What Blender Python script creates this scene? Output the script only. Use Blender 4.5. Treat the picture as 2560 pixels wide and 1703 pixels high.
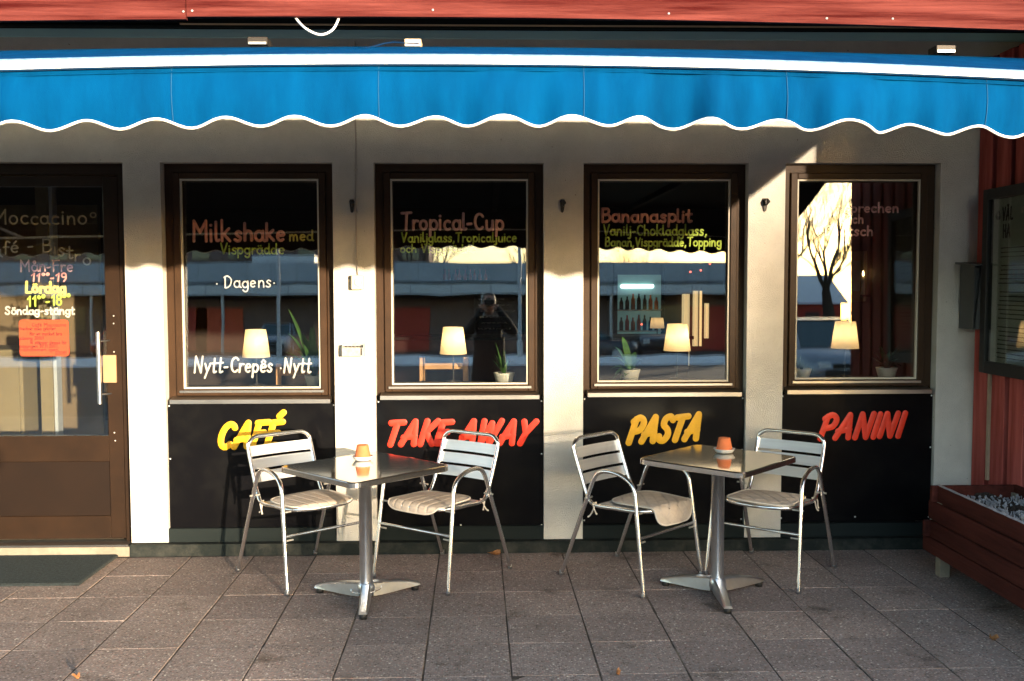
import bpy, math, random
from mathutils import Vector, Matrix
random.seed(7)
R = math.radians
sc = bpy.context.scene
for o in list(bpy.data.objects): bpy.data.objects.remove(o)
col = sc.collection

# ------------------------------------------------------------------ camera
F_PX, YAW, PITCH, ROLL, DIST, HGT = 2442.887, .0258, .0587, -.0019, 6.3485, 1.7633
fw = Vector((math.sin(YAW)*math.cos(PITCH), math.cos(YAW)*math.cos(PITCH), -math.sin(PITCH)))
_r = Vector((math.cos(YAW), -math.sin(YAW), 0)); _u = _r.cross(fw)
RT = math.cos(ROLL)*_r + math.sin(ROLL)*_u
UP = -math.sin(ROLL)*_r + math.cos(ROLL)*_u
CAM = Vector((0, -DIST, HGT))
cd = bpy.data.cameras.new('camera'); cam = bpy.data.objects.new('camera', cd); col.objects.link(cam)
cam.matrix_world = Matrix(((RT.x, UP.x, -fw.x, CAM.x), (RT.y, UP.y, -fw.y, CAM.y), (RT.z, UP.z, -fw.z, CAM.z), (0, 0, 0, 1)))
cd.sensor_fit = 'HORIZONTAL'; cd.sensor_width = 36; cd.lens = F_PX*36/2560
cd.clip_start = .02; cd.clip_end = 2000
sc.camera = cam
# a photo pixel (of 2560x1703) gives a direction; the distance comes from the surface it lies on
def ray(u, v): return fw + RT*((u-1280)/F_PX) - UP*((v-851.5)/F_PX)
def onY(u, v, y): d = ray(u, v); return CAM + d*((y-CAM.y)/d.y)
def onZ(u, v, z): d = ray(u, v); return CAM + d*((z-CAM.z)/d.z)
def onX(u, v, x): d = ray(u, v); return CAM + d*((x-CAM.x)/d.x)

# ------------------------------------------------------------------ sky, sun, exposure
SUN_EL, SUN_AZ = R(5.9), R(28.5)          # low winter sun, from the front right of the facade
w = bpy.data.worlds.new('World'); sc.world = w; w.use_nodes = True
nt = w.node_tree; bg = nt.nodes['Background']
sky = nt.nodes.new('ShaderNodeTexSky'); sky.sky_type = 'NISHITA'; sky.sun_disc = False
sky.sun_elevation = SUN_EL; sky.sun_rotation = R(180)-SUN_AZ
sky.air_density = 1.0; sky.dust_density = 1.0; sky.ozone_density = 1.5
nt.links.new(sky.outputs[0], bg.inputs[0]); bg.inputs[1].default_value = .15
sl = bpy.data.lights.new('sun', 'SUN'); sun = bpy.data.objects.new('sun', sl); col.objects.link(sun)
sl.energy = 2.0; sl.angle = R(.8); sl.color = (1, .80, .57)
S = Vector((math.sin(SUN_AZ)*math.cos(SUN_EL), -math.cos(SUN_AZ)*math.cos(SUN_EL), math.sin(SUN_EL)))
sun.rotation_euler = S.to_track_quat('Z', 'Y').to_euler(); sun.location = S*50
sc.view_settings.view_transform = 'Standard'; sc.view_settings.look = 'None'
sc.view_settings.gamma = 1; sc.view_settings.use_curve_mapping = False
sc.view_settings.exposure = 2.95
sc.render.engine = 'CYCLES'
sc.cycles.max_bounces = 8; sc.cycles.transparent_max_bounces = 16; sc.cycles.glossy_bounces = 5
sc.cycles.caustics_reflective = False; sc.cycles.caustics_refractive = False
sc.cycles.sample_clamp_indirect = 4
sc.cycles.use_denoising = True

def quad3(pts):
    (a, A), (b, B), (c, C) = pts
    def f(x):
        if x < a: return A+(A-B)/(a-b)*1.3*(x-a)
        return A*(x-b)*(x-c)/((a-b)*(a-c))+B*(x-a)*(x-c)/((b-a)*(b-c))+C*(x-a)*(x-b)/((c-a)*(c-b))
    return f

# ------------------------------------------------------------------ materials
def mat(name, base, rough=.6, metal=0, var=0, vscale=8, bump=0, bscale=60, stretch=(1, 1, 1), spec=.5, base2=None, coat=0, detail=6, bdist=.01, obvar=0, lo=.35, hi=.65, rvar=0, specks=None):
    m = bpy.data.materials.new(name); m.use_nodes = True; t = m.node_tree; n = t.nodes; L = t.links
    b = n['Principled BSDF']; b.inputs['Base Color'].default_value = (*base, 1)
    b.inputs['Roughness'].default_value = rough; b.inputs['Metallic'].default_value = metal
    b.inputs['Specular IOR Level'].default_value = spec
    if coat: b.inputs['Coat Weight'].default_value = coat; b.inputs['Coat Roughness'].default_value = .08
    tc = n.new('ShaderNodeTexCoord'); mp = n.new('ShaderNodeMapping'); mp.inputs['Scale'].default_value = stretch
    L.new(tc.outputs['Object'], mp.inputs[0])
    out = None
    if var or base2:
        no = n.new('ShaderNodeTexNoise'); no.inputs['Scale'].default_value = vscale; no.inputs['Detail'].default_value = detail; no.inputs['Roughness'].default_value = .65
        L.new(mp.outputs[0], no.inputs['Vector'])
        cr = n.new('ShaderNodeValToRGB'); cr.color_ramp.elements[0].position = lo; cr.color_ramp.elements[1].position = hi
        b2 = base2 or tuple(min(1, c*(1+var)) for c in base); b1 = base if base2 else tuple(c*(1-var) for c in base)
        cr.color_ramp.elements[0].color = (*b1, 1); cr.color_ramp.elements[1].color = (*b2, 1)
        L.new(no.outputs[0], cr.inputs[0]); out = cr.outputs[0]
        if rvar:
            mr = n.new('ShaderNodeMapRange'); mr.inputs['To Min'].default_value = rough-rvar; mr.inputs['To Max'].default_value = rough+rvar
            L.new(no.outputs[0], mr.inputs[0]); L.new(mr.outputs[0], b.inputs['Roughness'])
    if obvar:
        oi = n.new('ShaderNodeObjectInfo'); mr = n.new('ShaderNodeMapRange'); mr.inputs['To Min'].default_value = 1-obvar; mr.inputs['To Max'].default_value = 1+obvar
        L.new(oi.outputs['Random'], mr.inputs[0]); mx = n.new('ShaderNodeMix'); mx.data_type = 'RGBA'; mx.blend_type = 'MULTIPLY'; mx.inputs[0].default_value = 1
        if out: L.new(out, mx.inputs[6])
        else: mx.inputs[6].default_value = (*base, 1)
        L.new(mr.outputs[0], mx.inputs[7]); out = mx.outputs[2]
    if specks:
        sc_, th_, c_ = specks; ns = n.new('ShaderNodeTexNoise'); ns.inputs['Scale'].default_value = sc_; ns.inputs['Detail'].default_value = 2; L.new(tc.outputs['Object'], ns.inputs['Vector'])
        cs = n.new('ShaderNodeMapRange'); cs.inputs['From Min'].default_value = th_; cs.inputs['From Max'].default_value = th_+.03; L.new(ns.outputs[0], cs.inputs[0])
        mx = n.new('ShaderNodeMix'); mx.data_type = 'RGBA'; L.new(cs.outputs[0], mx.inputs[0]); L.new(out, mx.inputs[6]); mx.inputs[7].default_value = (*c_, 1); out = mx.outputs[2]
    if out: L.new(out, b.inputs['Base Color'])
    if bump:
        nb = n.new('ShaderNodeTexNoise'); nb.inputs['Scale'].default_value = bscale; nb.inputs['Detail'].default_value = 4
        L.new(mp.outputs[0], nb.inputs['Vector']); bp = n.new('ShaderNodeBump'); bp.inputs['Strength'].default_value = bump; bp.inputs['Distance'].default_value = bdist
        L.new(nb.outputs[0], bp.inputs['Height']); L.new(bp.outputs[0], b.inputs['Normal'])
    return m
M = {}
M['stucco'] = mat('stucco', (.60, .575, .525), .95, spec=.2, var=.09, vscale=3.5, bump=.8, bscale=150, bdist=.008, detail=10, specks=(34, .735, (.25, .21, .17)))
M['plinth'] = mat('plinth_paint', (.014, .018, .017), .85, spec=.15, base2=(.05, .050, .043), vscale=9, bump=.4, bscale=40, lo=.45, hi=.75)
M['brown'] = mat('brown_frame', (.036, .018, .008), .5, spec=.2, var=.2, vscale=5, bump=.05, bscale=120)
M['door_brown'] = mat('door_brown', (.018, .0085, .0035), .5, spec=.2, var=.2, vscale=5)
M['door_panel'] = mat('door_panel', (.011, .005, .0022), .55, spec=.2, var=.15, vscale=4)
M['bead'] = mat('pale_bead', (.55, .51, .42), .5)
M['alu_sill'] = mat('aluminium_sill', (.42, .40, .37), .34, 1, var=.12, vscale=14, stretch=(.3, 1, 1))
M['black_panel'] = mat('black_panel', (.004, .004, .005), .2, spec=.13, base2=(.008, .008, .008), vscale=5, lo=.45, hi=.8, specks=(60, .80, (.03, .028, .025)), rvar=.06, bump=.02, bscale=6, bdist=.02)
M['yellow'] = mat('sign_yellow', (.66, .36, .003), .5, var=.12, vscale=12)
M['red_letter'] = mat('sign_red', (.74, .030, .006), .5, var=.12, vscale=12)
M['screw'] = mat('screw_head', (.8, .8, .78), .35, .6)
M['blue'] = mat('awning_blue', (.0, .033, .104), .9, spec=.03, base2=(.0, .055, .162), vscale=5, bump=.3, bscale=500, bdist=.002, stretch=(1.6, 1, .35), detail=8, lo=.28, hi=.62)
M['shade_sheet'] = mat('awning_shade_sheet', (.012, .012, .016), .9, spec=.1)  # near-black colour stands in for the shade under the awning
M['seam'] = mat('awning_seam', (.004, .065, .17), .9)
M['white_bar'] = mat('white_bar', (.86, .85, .82), .4, var=.05, vscale=6)
M['white_trim'] = mat('white_trim', (.80, .78, .75), .7)
M['fascia'] = mat('red_fascia', (.040, .003, .0025), .85, spec=.08, base2=(.15, .038, .031), vscale=18, stretch=(.07, 1, 1.8), bump=.6, bscale=34, detail=12, lo=.36, hi=.70)
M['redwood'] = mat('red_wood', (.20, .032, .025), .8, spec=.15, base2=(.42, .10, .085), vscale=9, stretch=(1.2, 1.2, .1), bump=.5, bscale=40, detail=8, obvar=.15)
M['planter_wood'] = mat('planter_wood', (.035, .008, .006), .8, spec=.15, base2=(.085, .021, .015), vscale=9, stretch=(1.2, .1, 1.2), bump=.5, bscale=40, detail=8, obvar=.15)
M['dark_red'] = mat('dark_gap', (.010, .003, .003), .9, spec=.1)
M['darkgreen'] = mat('dark_green', (.012, .017, .017), .8, spec=.15)
M['teal'] = mat('teal_board', (.42, .72, .76), .7, var=.1, vscale=3, stretch=(.2, 1, 1))
M['tan'] = mat('tan_strip', (.60, .46, .30), .7)
M['soffit'] = mat('soffit', (.34, .29, .24), .8)
M['alu'] = mat('aluminium_tube', (.82, .82, .82), .22, 1, var=.03, vscale=20, rvar=.03)
M['alu_brush'] = mat('brushed_aluminium', (.78, .79, .80), .42, .85, var=.05, vscale=30, stretch=(1, .06, 3), rvar=.05)
M['alu_cast'] = mat('cast_aluminium', (.62, .64, .67), .33, 1, var=.06, vscale=20, rvar=.06)
M['steel_top'] = mat('steel_table_top', (.56, .54, .50), .10, 1, var=.05, vscale=4, rvar=.02)
M['steel_rim'] = mat('steel_rim', (.66, .65, .63), .2, 1, var=.08, vscale=40)
M['rubber'] = mat('black_rubber', (.012, .012, .012), .6)
M['cushion'] = mat('beige_cushion', (.52, .44, .37), .95, var=.10, vscale=18, bump=.35, bscale=260, bdist=.003)
M['cushion_edge'] = mat('cushion_edge', (.62, .56, .49), .9)
M['terracotta'] = mat('terracotta', (.62, .17, .06), .8, var=.1, vscale=14, bump=.1, bscale=120)
M['saucer'] = mat('white_saucer', (.82, .82, .82), .35)
M['mat_rib'] = mat('doormat', (.018, .026, .027), .95, var=.5, vscale=60, bump=.9, bscale=300, bdist=.01)
M['sand'] = mat('joint_sand', (.035, .026, .020), .95, base2=(.20, .155, .11), vscale=3.5, lo=.48, hi=.72, bump=.5, bscale=120)
M['asphalt'] = mat('asphalt', (.05, .05, .053), .9, var=.3, vscale=2)
M['far_paving'] = mat('far_paving', (.13, .12, .115), .9, var=.2, vscale=3)
M['dirty_snow'] = mat('dirty_snow', (.30, .31, .34), .9, var=.3, vscale=40)
M['snow'] = mat('snow', (.80, .82, .86), .8, var=.08, vscale=3, bump=.5, bscale=5)
M['grey_box'] = mat('grey_box', (.06, .063, .062), .5, var=.12, vscale=6)
M['black'] = mat('matt_black', (.008, .008, .008), .6)
M['notice_paper'] = mat('notice_paper', (.33, .36, .33), .6)
M['ink'] = mat('ink', (.02, .02, .02), .8)
M['socket'] = mat('cream_plastic', (.50, .46, .38), .5)
M['cable'] = mat('grey_cable', (.42, .38, .34), .6)
M['white_cable'] = mat('white_cable', (.8, .79, .76), .5)
M['tin'] = mat('tin_box', (.48, .46, .42), .4, .7, var=.2, vscale=30)
M['dark_metal'] = mat('dark_metal', (.035, .03, .027), .55, .4)
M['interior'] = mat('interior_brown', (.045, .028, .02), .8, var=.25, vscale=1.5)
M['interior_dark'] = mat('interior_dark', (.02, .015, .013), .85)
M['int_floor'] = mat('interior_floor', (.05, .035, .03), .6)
M['cream'] = mat('cream_wall', (.19, .15, .085), .8, var=.06, vscale=2)
M['pale_wood'] = mat('pale_wood', (.46, .24, .10), .55, var=.2, vscale=6, stretch=(1, 1, .2))
M['pot_white'] = mat('pot_white', (.62, .58, .51), .5)
M['leaf'] = mat('leaf', (.06, .14, .03), .45, var=.3, vscale=12)
M['leaf_dark'] = mat('leaf_dark', (.015, .04, .018), .45, var=.3, vscale=12)
M['soil'] = mat('soil', (.025, .018, .013), .95)
M['bark'] = mat('bark', (.045, .035, .028), .9, var=.3, vscale=5)
M['store_blue'] = mat('store_blue_metal', (.30, .36, .44), .5, var=.08, vscale=1)
M['store_light'] = mat('store_pale_metal', (.50, .56, .64), .5, var=.08, vscale=1)
M['store_seam'] = mat('store_seam', (.22, .27, .34), .6)
M['store_dark'] = mat('store_dark', (.03, .028, .03), .7)
M['store_wall'] = mat('store_wall', (.16, .115, .11), .85, var=.12, vscale=2)
M['store_red'] = mat('store_red', (.42, .03, .018), .6)
M['orange_red'] = mat('store_orange', (.62, .085, .03), .6)
M['galv'] = mat('galvanised', (.45, .47, .50), .5, .3)
M['car_grey'] = mat('car_paint_grey', (.28, .32, .38), .3, .3, coat=.6)
M['car_dark'] = mat('car_paint_dark', (.03, .035, .045), .3, .2, coat=.6)
M['car_glass'] = mat('car_glass', (.03, .07, .08), .05, 0, spec=.8)
M['chrome'] = mat('chrome', (.8, .8, .8), .1, 1)
M['headlight'] = mat('headlight', (.7, .72, .74), .1, 0, spec=.8)
M['coat'] = mat('dark_coat', (.010, .010, .012), .85)
M['skin'] = mat('skin', (.48, .27, .19), .6)
M['hair'] = mat('brown_hair', (.07, .035, .018), .6)
M['orange_note'] = mat('orange_note', (.95, .10, .035), .8)
M['dry_leaf'] = mat('dry_leaf', (.30, .13, .045), .8, var=.3, vscale=30)
M['pic_blue'] = mat('picture_print', (.10, .16, .18), .6, base2=(.25, .28, .24), vscale=9)
M['wax'] = mat('wax', (.75, .68, .55), .5)
M['concrete_step'] = mat('concrete_step', (.24, .20, .15), .9, var=.2, vscale=10)
def chalk(name, c): return mat(name, c, .85, var=.18, vscale=25)
M['t_coral'] = chalk('paint_coral', (.95, .36, .28)); M['t_pink'] = chalk('paint_pink', (.95, .48, .46)); M['t_lime'] = chalk('paint_lime', (.58, .70, .12))
M['t_yellow'] = chalk('paint_yellow', (.88, .68, .16)); M['t_white'] = chalk('paint_white', (.74, .68, .64)); M['t_dim'] = chalk('paint_tan', (.72, .54, .32)); M['t_grey'] = chalk('paint_grey', (.62, .56, .48))

def slab_material():
    m = bpy.data.materials.new('paving_aggregate'); m.use_nodes = True; t = m.node_tree; n = t.nodes; L = t.links
    b = n['Principled BSDF']; b.inputs['Roughness'].default_value = .85; b.inputs['Specular IOR Level'].default_value = .35
    g = n.new('ShaderNodeNewGeometry')
    def noise(s, d=3, r=.6):
        x = n.new('ShaderNodeTexNoise'); x.inputs['Scale'].default_value = s; x.inputs['Detail'].default_value = d; x.inputs['Roughness'].default_value = r
        L.new(g.outputs['Position'], x.inputs['Vector']); return x.outputs[0]
    def ramp(src, stops, interp='LINEAR'):
        c = n.new('ShaderNodeValToRGB'); e = c.color_ramp; e.interpolation = interp
        while len(e.elements) < len(stops): e.elements.new(.5)
        for el, (p, cc) in zip(e.elements, stops): el.position = p; el.color = (*cc, 1)
        L.new(src, c.inputs[0]); return c.outputs[0]
    def mix(bt, f, a, c):
        x = n.new('ShaderNodeMix'); x.data_type = 'RGBA'; x.blend_type = bt
        if isinstance(f, float): x.inputs[0].default_value = f
        else: L.new(f, x.inputs[0])
        for i, q in ((6, a), (7, c)):
            if isinstance(q, tuple): x.inputs[i].default_value = (*q, 1)
            else: L.new(q, x.inputs[i])
        return x.outputs[2]
    vo = n.new('ShaderNodeTexVoronoi'); vo.inputs['Scale'].default_value = 92; L.new(g.outputs['Position'], vo.inputs['Vector'])
    sep = n.new('ShaderNodeSeparateColor'); L.new(vo.outputs['Color'], sep.inputs[0])
    # every pebble of the exposed aggregate has one tone: grey, brown, red, a few pale ones
    peb = ramp(sep.outputs[0], [(0, (0.085, 0.068, 0.061)), (.15, (0.256, 0.208, 0.190)), (.36, (0.378, 0.292, 0.270)), (.54, (0.299, 0.278, 0.265)), (.70, (0.488, 0.409, 0.374)), (.84, (0.354, 0.205, 0.178)), (.91, (0.195, 0.197, 0.193)), (.978, (0.750, 0.702, 0.621))], 'CONSTANT')
    cem = mix('MIX', ramp(vo.outputs['Distance'], [(.22, (0, 0, 0)), (.62, (1, 1, 1))]), peb, (.245, .197, .175))
    blot = ramp(noise(2.2, 5), [(.3, (.80, .78, .76)), (.7, (1.12, 1.1, 1.08))])
    c1 = mix('MULTIPLY', 1.0, cem, blot)
    oi = n.new('ShaderNodeObjectInfo'); tone = ramp(oi.outputs['Random'], [(0, (.84, .82, .82)), (.5, (1, .99, .98)), (1, (1.14, 1.09, 1.04))])
    c2 = mix('MULTIPLY', 1.0, c1, tone)
    st = ramp(noise(3.1, 3), [(.61, (0, 0, 0)), (.74, (1, 1, 1))])
    c3 = mix('MIX', st, c2, mix('MULTIPLY', 1.0, c2, (.45, .43, .40)))
    L.new(c3, b.inputs['Base Color'])
    bp = n.new('ShaderNodeBump'); bp.inputs['Strength'].default_value = .6; bp.inputs['Distance'].default_value = .004; bp.invert = True
    L.new(vo.outputs['Distance'], bp.inputs['Height']); L.new(bp.outputs[0], b.inputs['Normal'])
    return m
M['slab'] = slab_material()

def glass_material(name, k, tint=(.93, .95, .94), rough=0.):
    m = bpy.data.materials.new(name); m.use_nodes = True; t = m.node_tree; n = t.nodes; L = t.links
    n.remove(n['Principled BSDF']); out = n['Material Output']
    tr = n.new('ShaderNodeBsdfTransparent'); tr.inputs[0].default_value = (*tint, 1)
    gl = n.new('ShaderNodeBsdfGlossy'); gl.inputs['Roughness'].default_value = rough; gl.inputs[0].default_value = (1, 1, 1, 1)
    tc = n.new('ShaderNodeTexCoord'); nz = n.new('ShaderNodeTexNoise'); nz.inputs['Scale'].default_value = 3.2; nz.inputs['Detail'].default_value = 1; L.new(tc.outputs['Object'], nz.inputs['Vector'])
    bp = n.new('ShaderNodeBump'); bp.inputs['Strength'].default_value = 1; bp.inputs['Distance'].default_value = .00020; L.new(nz.outputs[0], bp.inputs['Height']); L.new(bp.outputs[0], gl.inputs['Normal'])
    lw = n.new('ShaderNodeLayerWeight'); lw.inputs[0].default_value = .5
    pw = n.new('ShaderNodeMath'); pw.operation = 'POWER'; pw.inputs[1].default_value = 4; L.new(lw.outputs['Facing'], pw.inputs[0])
    ma = n.new('ShaderNodeMath'); ma.operation = 'MULTIPLY_ADD'; ma.inputs[1].default_value = 1-k; ma.inputs[2].default_value = k; L.new(pw.outputs[0], ma.inputs[0])
    mx = n.new('ShaderNodeMixShader'); L.new(ma.outputs[0], mx.inputs[0]); L.new(tr.outputs[0], mx.inputs[1]); L.new(gl.outputs[0], mx.inputs[2]); L.new(mx.outputs[0], out.inputs[0])
    return m
M['glass'] = glass_material('window_glass', .055, (.965, .975, .97))
M['notice_glass'] = glass_material('notice_glass', .07, (.8, .82, .8))
def shade_material(name, c, tl=.55):
    m = bpy.data.materials.new(name); m.use_nodes = True; t = m.node_tree; n = t.nodes; L = t.links
    n.remove(n['Principled BSDF']); out = n['Material Output']
    a = n.new('ShaderNodeBsdfDiffuse'); a.inputs[0].default_value = (*c, 1); b = n.new('ShaderNodeBsdfTranslucent'); b.inputs[0].default_value = (*c, 1)
    mx = n.new('ShaderNodeMixShader'); mx.inputs[0].default_value = tl; L.new(a.outputs[0], mx.inputs[1]); L.new(b.outputs[0], mx.inputs[2]); L.new(mx.outputs[0], out.inputs[0])
    return m
M['shade'] = shade_material('lamp_shade', (.92, .80, .60))
def emit(name, c, s):
    m = bpy.data.materials.new(name); m.use_nodes = True; b = m.node_tree.nodes['Principled BSDF']
    b.inputs['Base Color'].default_value = (*c, 1); b.inputs['Emission Color'].default_value = (*c, 1); b.inputs['Emission Strength'].default_value = s
    return m
M['bulb'] = emit('bulb', (1, .72, .38), 3.)
M['tube_light'] = emit('tube_light', (.85, 1, .98), .6)
M['flame'] = emit('flame', (1, .62, .25), 2.5)
M['curtain_glow'] = emit('curtain_daylight_glow', (1, .72, .36), .10)  # emission stands in for daylight coming through the curtain
M['fridge'] = emit('lit_fridge', (.25, .46, .44), .028)
M['red_light'] = emit('red_light', (1, .12, .06), .6)

# ------------------------------------------------------------------ mesh builder
class MB:
    def __init__(s): s.v = []; s.f = []; s.sm = []
    def add(s, vs, fs, smooth=False):
        o = len(s.v); s.v += [tuple(q) for q in vs]
        for f in fs: s.f.append(tuple(i+o for i in f)); s.sm.append(smooth)
        return s
    def box(s, x0, x1, y0, y1, z0, z1, b=0):
        if b <= 0:
            vs = [(x, y, z) for z in (z0, z1) for y in (y0, y1) for x in (x0, x1)]
            return s.add(vs, [(0, 2, 3, 1), (4, 5, 7, 6), (0, 1, 5, 4), (2, 6, 7, 3), (0, 4, 6, 2), (1, 3, 7, 5)])
        vs = []; xs, ys, zs = (x0, x1), (y0, y1), (z0, z1)
        idx = {}
        for i in (0, 1):
            for j in (0, 1):
                for k in (0, 1):
                    c = (xs[i], ys[j], zs[k]); d = (b if i == 0 else -b, b if j == 0 else -b, b if k == 0 else -b)
                    for a in range(3):
                        q = [c[m]+(d[m] if m != a else 0) for m in range(3)]
                        idx[(i, j, k, a)] = len(vs); vs.append(tuple(q))
        fs = []
        for a in range(3):
            o = [m for m in range(3) if m != a]
            for sgn in (0, 1):
                q = []
                for p in ((0, 0), (1, 0), (1, 1), (0, 1)):
                    k = [0, 0, 0]; k[a] = sgn; k[o[0]], k[o[1]] = p; q.append(idx[(*k, a)])
                if (sgn == 0) != (a == 1): q.reverse()
                fs.append(tuple(q))
        for a in range(3):
            o = [m for m in range(3) if m != a]
            for p in ((0, 0), (1, 0), (1, 1), (0, 1)):
                k0 = [0, 0, 0]; k0[o[0]], k0[o[1]] = p; k1 = list(k0); k1[a] = 1
                fs.append((idx[(*k0, o[0])], idx[(*k0, o[1])], idx[(*k1, o[1])], idx[(*k1, o[0])]))
        for i in (0, 1):
            for j in (0, 1):
                for k in (0, 1): fs.append(tuple(idx[(i, j, k, a)] for a in range(3)))
        return s.add(vs, fs)
    def tube(s, path, r, n=10, closed=False, caps=True, smooth=True, flat=None):
        P = [Vector(p) for p in path]; m = len(P); rr = r if isinstance(r, (list, tuple)) else [r]*m
        T = []
        for i in range(m):
            a = P[(i-1) % m] if (closed or i > 0) else P[i]; b = P[(i+1) % m] if (closed or i < m-1) else P[i]
            t = (b-a); T.append(t.normalized() if t.length > 1e-9 else Vector((0, 0, 1)))
        ref = Vector((0, 0, 1)) if abs(T[0].z) < .9 else Vector((1, 0, 0))
        N = (ref - T[0]*ref.dot(T[0])).normalized(); vs = []
        for i in range(m):
            N = (N - T[i]*N.dot(T[i])); N = N.normalized() if N.length > 1e-6 else T[i].orthogonal().normalized()
            B = T[i].cross(N)
            for k in range(n):
                a = 2*math.pi*k/n; vs.append(P[i] + N*(rr[i]*math.cos(a)) + B*(rr[i]*math.sin(a)))
        fs = []
        for i in range(m if closed else m-1):
            j = (i+1) % m
            for k in range(n): fs.append((i*n+k, i*n+(k+1) % n, j*n+(k+1) % n, j*n+k))
        s.add(vs, fs, smooth)
        if caps and not closed:
            s.add(vs[:n], [tuple(range(n))[::-1]]); s.add(vs[-n:], [tuple(range(n))])
        return s
    def lathe(s, prof, c=(0, 0, 0), n=28, smooth=True, rmod=None):
        vs = []; m = len(prof)
        for i, (r, z) in enumerate(prof):
            for k in range(n):
                a = 2*math.pi*k/n; q = r*(rmod(k) if rmod else 1); vs.append((c[0]+q*math.cos(a), c[1]+q*math.sin(a), c[2]+z))
        fs = [(i*n+k, i*n+(k+1) % n, (i+1)*n+(k+1) % n, (i+1)*n+k) for i in range(m-1) for k in range(n)]
        return s.add(vs, fs, smooth)
    def grid(s, fn, nu, nv, smooth=True, thick=None):
        vs = [fn(i/nu, j/nv) for j in range(nv+1) for i in range(nu+1)]
        fs = [(j*(nu+1)+i, j*(nu+1)+i+1, (j+1)*(nu+1)+i+1, (j+1)*(nu+1)+i) for j in range(nv) for i in range(nu)]
        return s.add(vs, fs, smooth)
    def prism(s, poly, axis, a, b, smooth=False):
        n = len(poly)
        def mk(p, t): return {'x': (t, p[0], p[1]), 'y': (p[0], t, p[1]), 'z': (p[0], p[1], t)}[axis]
        vs = [mk(p, a) for p in poly]+[mk(p, b) for p in poly]
        fs = [tuple(range(n))[::-1], tuple(range(n, 2*n))]+[(i, (i+1) % n, n+(i+1) % n, n+i) for i in range(n)]
        return s.add(vs, fs, smooth)
    def stroke(s, pts, wd, ht):
        """a raised paint stroke in the xz plane facing -y; pts [(x,z)], half width wd"""
        P = [Vector((p[0], p[1])) for p in pts]
        Q = [P[0]]
        for p in P[1:]:
            if (p-Q[-1]).length > 1e-5: Q.append(p)
        if len(Q) == 1: Q.append(Q[0]+Vector((wd*.02, 0)))
        m = len(Q); rows = []
        def nrm(i):
            a = Q[max(0, i-1)]; b = Q[min(m-1, i+1)]; t = (b-a).normalized(); return t, Vector((-t.y, t.x))
        cs = [(-1, 0), (-.72, .75), (0, 1), (.72, .75), (1, 0)]
        t0, n0 = nrm(0); t1, n1 = nrm(m-1)
        for e in (1., .8, .45): k = math.sqrt(max(0, 1-e*e)); rows.append((Q[0]-t0*(wd*e), n0, max(k, .05)))
        for i in range(m): rows.append((Q[i], nrm(i)[1], 1))
        for e in (.45, .8, 1.): k = math.sqrt(max(0, 1-e*e)); rows.append((Q[-1]+t1*(wd*e), n1, max(k, .05)))
        vs = [(c.x+nn.x*wd*k*a, -ht*h*(.4+.6*k), c.y+nn.y*wd*k*a) for c, nn, k in rows for a, h in cs]
        fs = [(i*5+j, i*5+j+1, (i+1)*5+j+1, (i+1)*5+j) for i in range(len(rows)-1) for j in range(4)]
        return s.add(vs, fs, True)
    def xf(s, mtx):
        s.v = [tuple(mtx @ Vector(q)) for q in s.v]; return s
    def build(s, name, m, parent=None, world=True, label=None, kind=None):
        me = bpy.data.meshes.new(name); me.from_pydata(s.v, [], s.f); me.polygons.foreach_set('use_smooth', s.sm)
        me.materials.append(M[m] if isinstance(m, str) else m); me.update()
        o = bpy.data.objects.new(name, me); col.objects.link(o)
        if parent:
            o.parent = parent
            if world: o.matrix_parent_inverse = WM(parent).inverted()
        if label: o['label'] = label
        if kind: o['kind'] = kind
        return o
def WM(o):
    m = Matrix.Translation(o.location) @ o.rotation_euler.to_matrix().to_4x4()
    return (WM(o.parent) @ o.matrix_parent_inverse @ m) if o.parent else m
def tag(o, label, cat, group=None):
    o['label'] = label; o['category'] = cat
    if group: o['group'] = group
    return o
def thing(name, label, cat, loc=(0, 0, 0), rz=0, group=None):
    o = bpy.data.objects.new(name, None); col.objects.link(o); o.location = loc; o.rotation_euler = (0, 0, rz); o.empty_display_size = .1
    return tag(o, label, cat, group)
def group_part(name, parent):
    o = bpy.data.objects.new(name, None); col.objects.link(o); o.parent = parent; o.matrix_parent_inverse = WM(parent).inverted(); o.empty_display_size = .1; return o
def struct(o): o['kind'] = 'structure'; return o
def crv(pts, n=6):
    P = [Vector(p) for p in pts]; out = []
    for i in range(len(P)-1):
        p0 = P[max(0, i-1)]; p1 = P[i]; p2 = P[i+1]; p3 = P[min(len(P)-1, i+2)]
        for k in range(n):
            t = k/n; out.append(.5*((2*p1)+(p2-p0)*t+(2*p0-5*p1+4*p2-p3)*t*t+(3*p1-p0-3*p2+p3)*t**3))
    out.append(P[-1]); return out
def fillet(pts, r, n=5):
    P = [Vector(p) for p in pts]; out = [P[0]]
    for i in range(1, len(P)-1):
        rr = r[i] if isinstance(r, (list, tuple)) else r
        a = (P[i-1]-P[i]); b = (P[i+1]-P[i]); d = min(rr, a.length*.48, b.length*.48); A = P[i]+a.normalized()*d; B = P[i]+b.normalized()*d
        for k in range(n+1):
            t = k/n; out.append(A*(1-t)**2+P[i]*(2*t*(1-t))+B*t*t)
    out.append(P[-1]); return out

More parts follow.
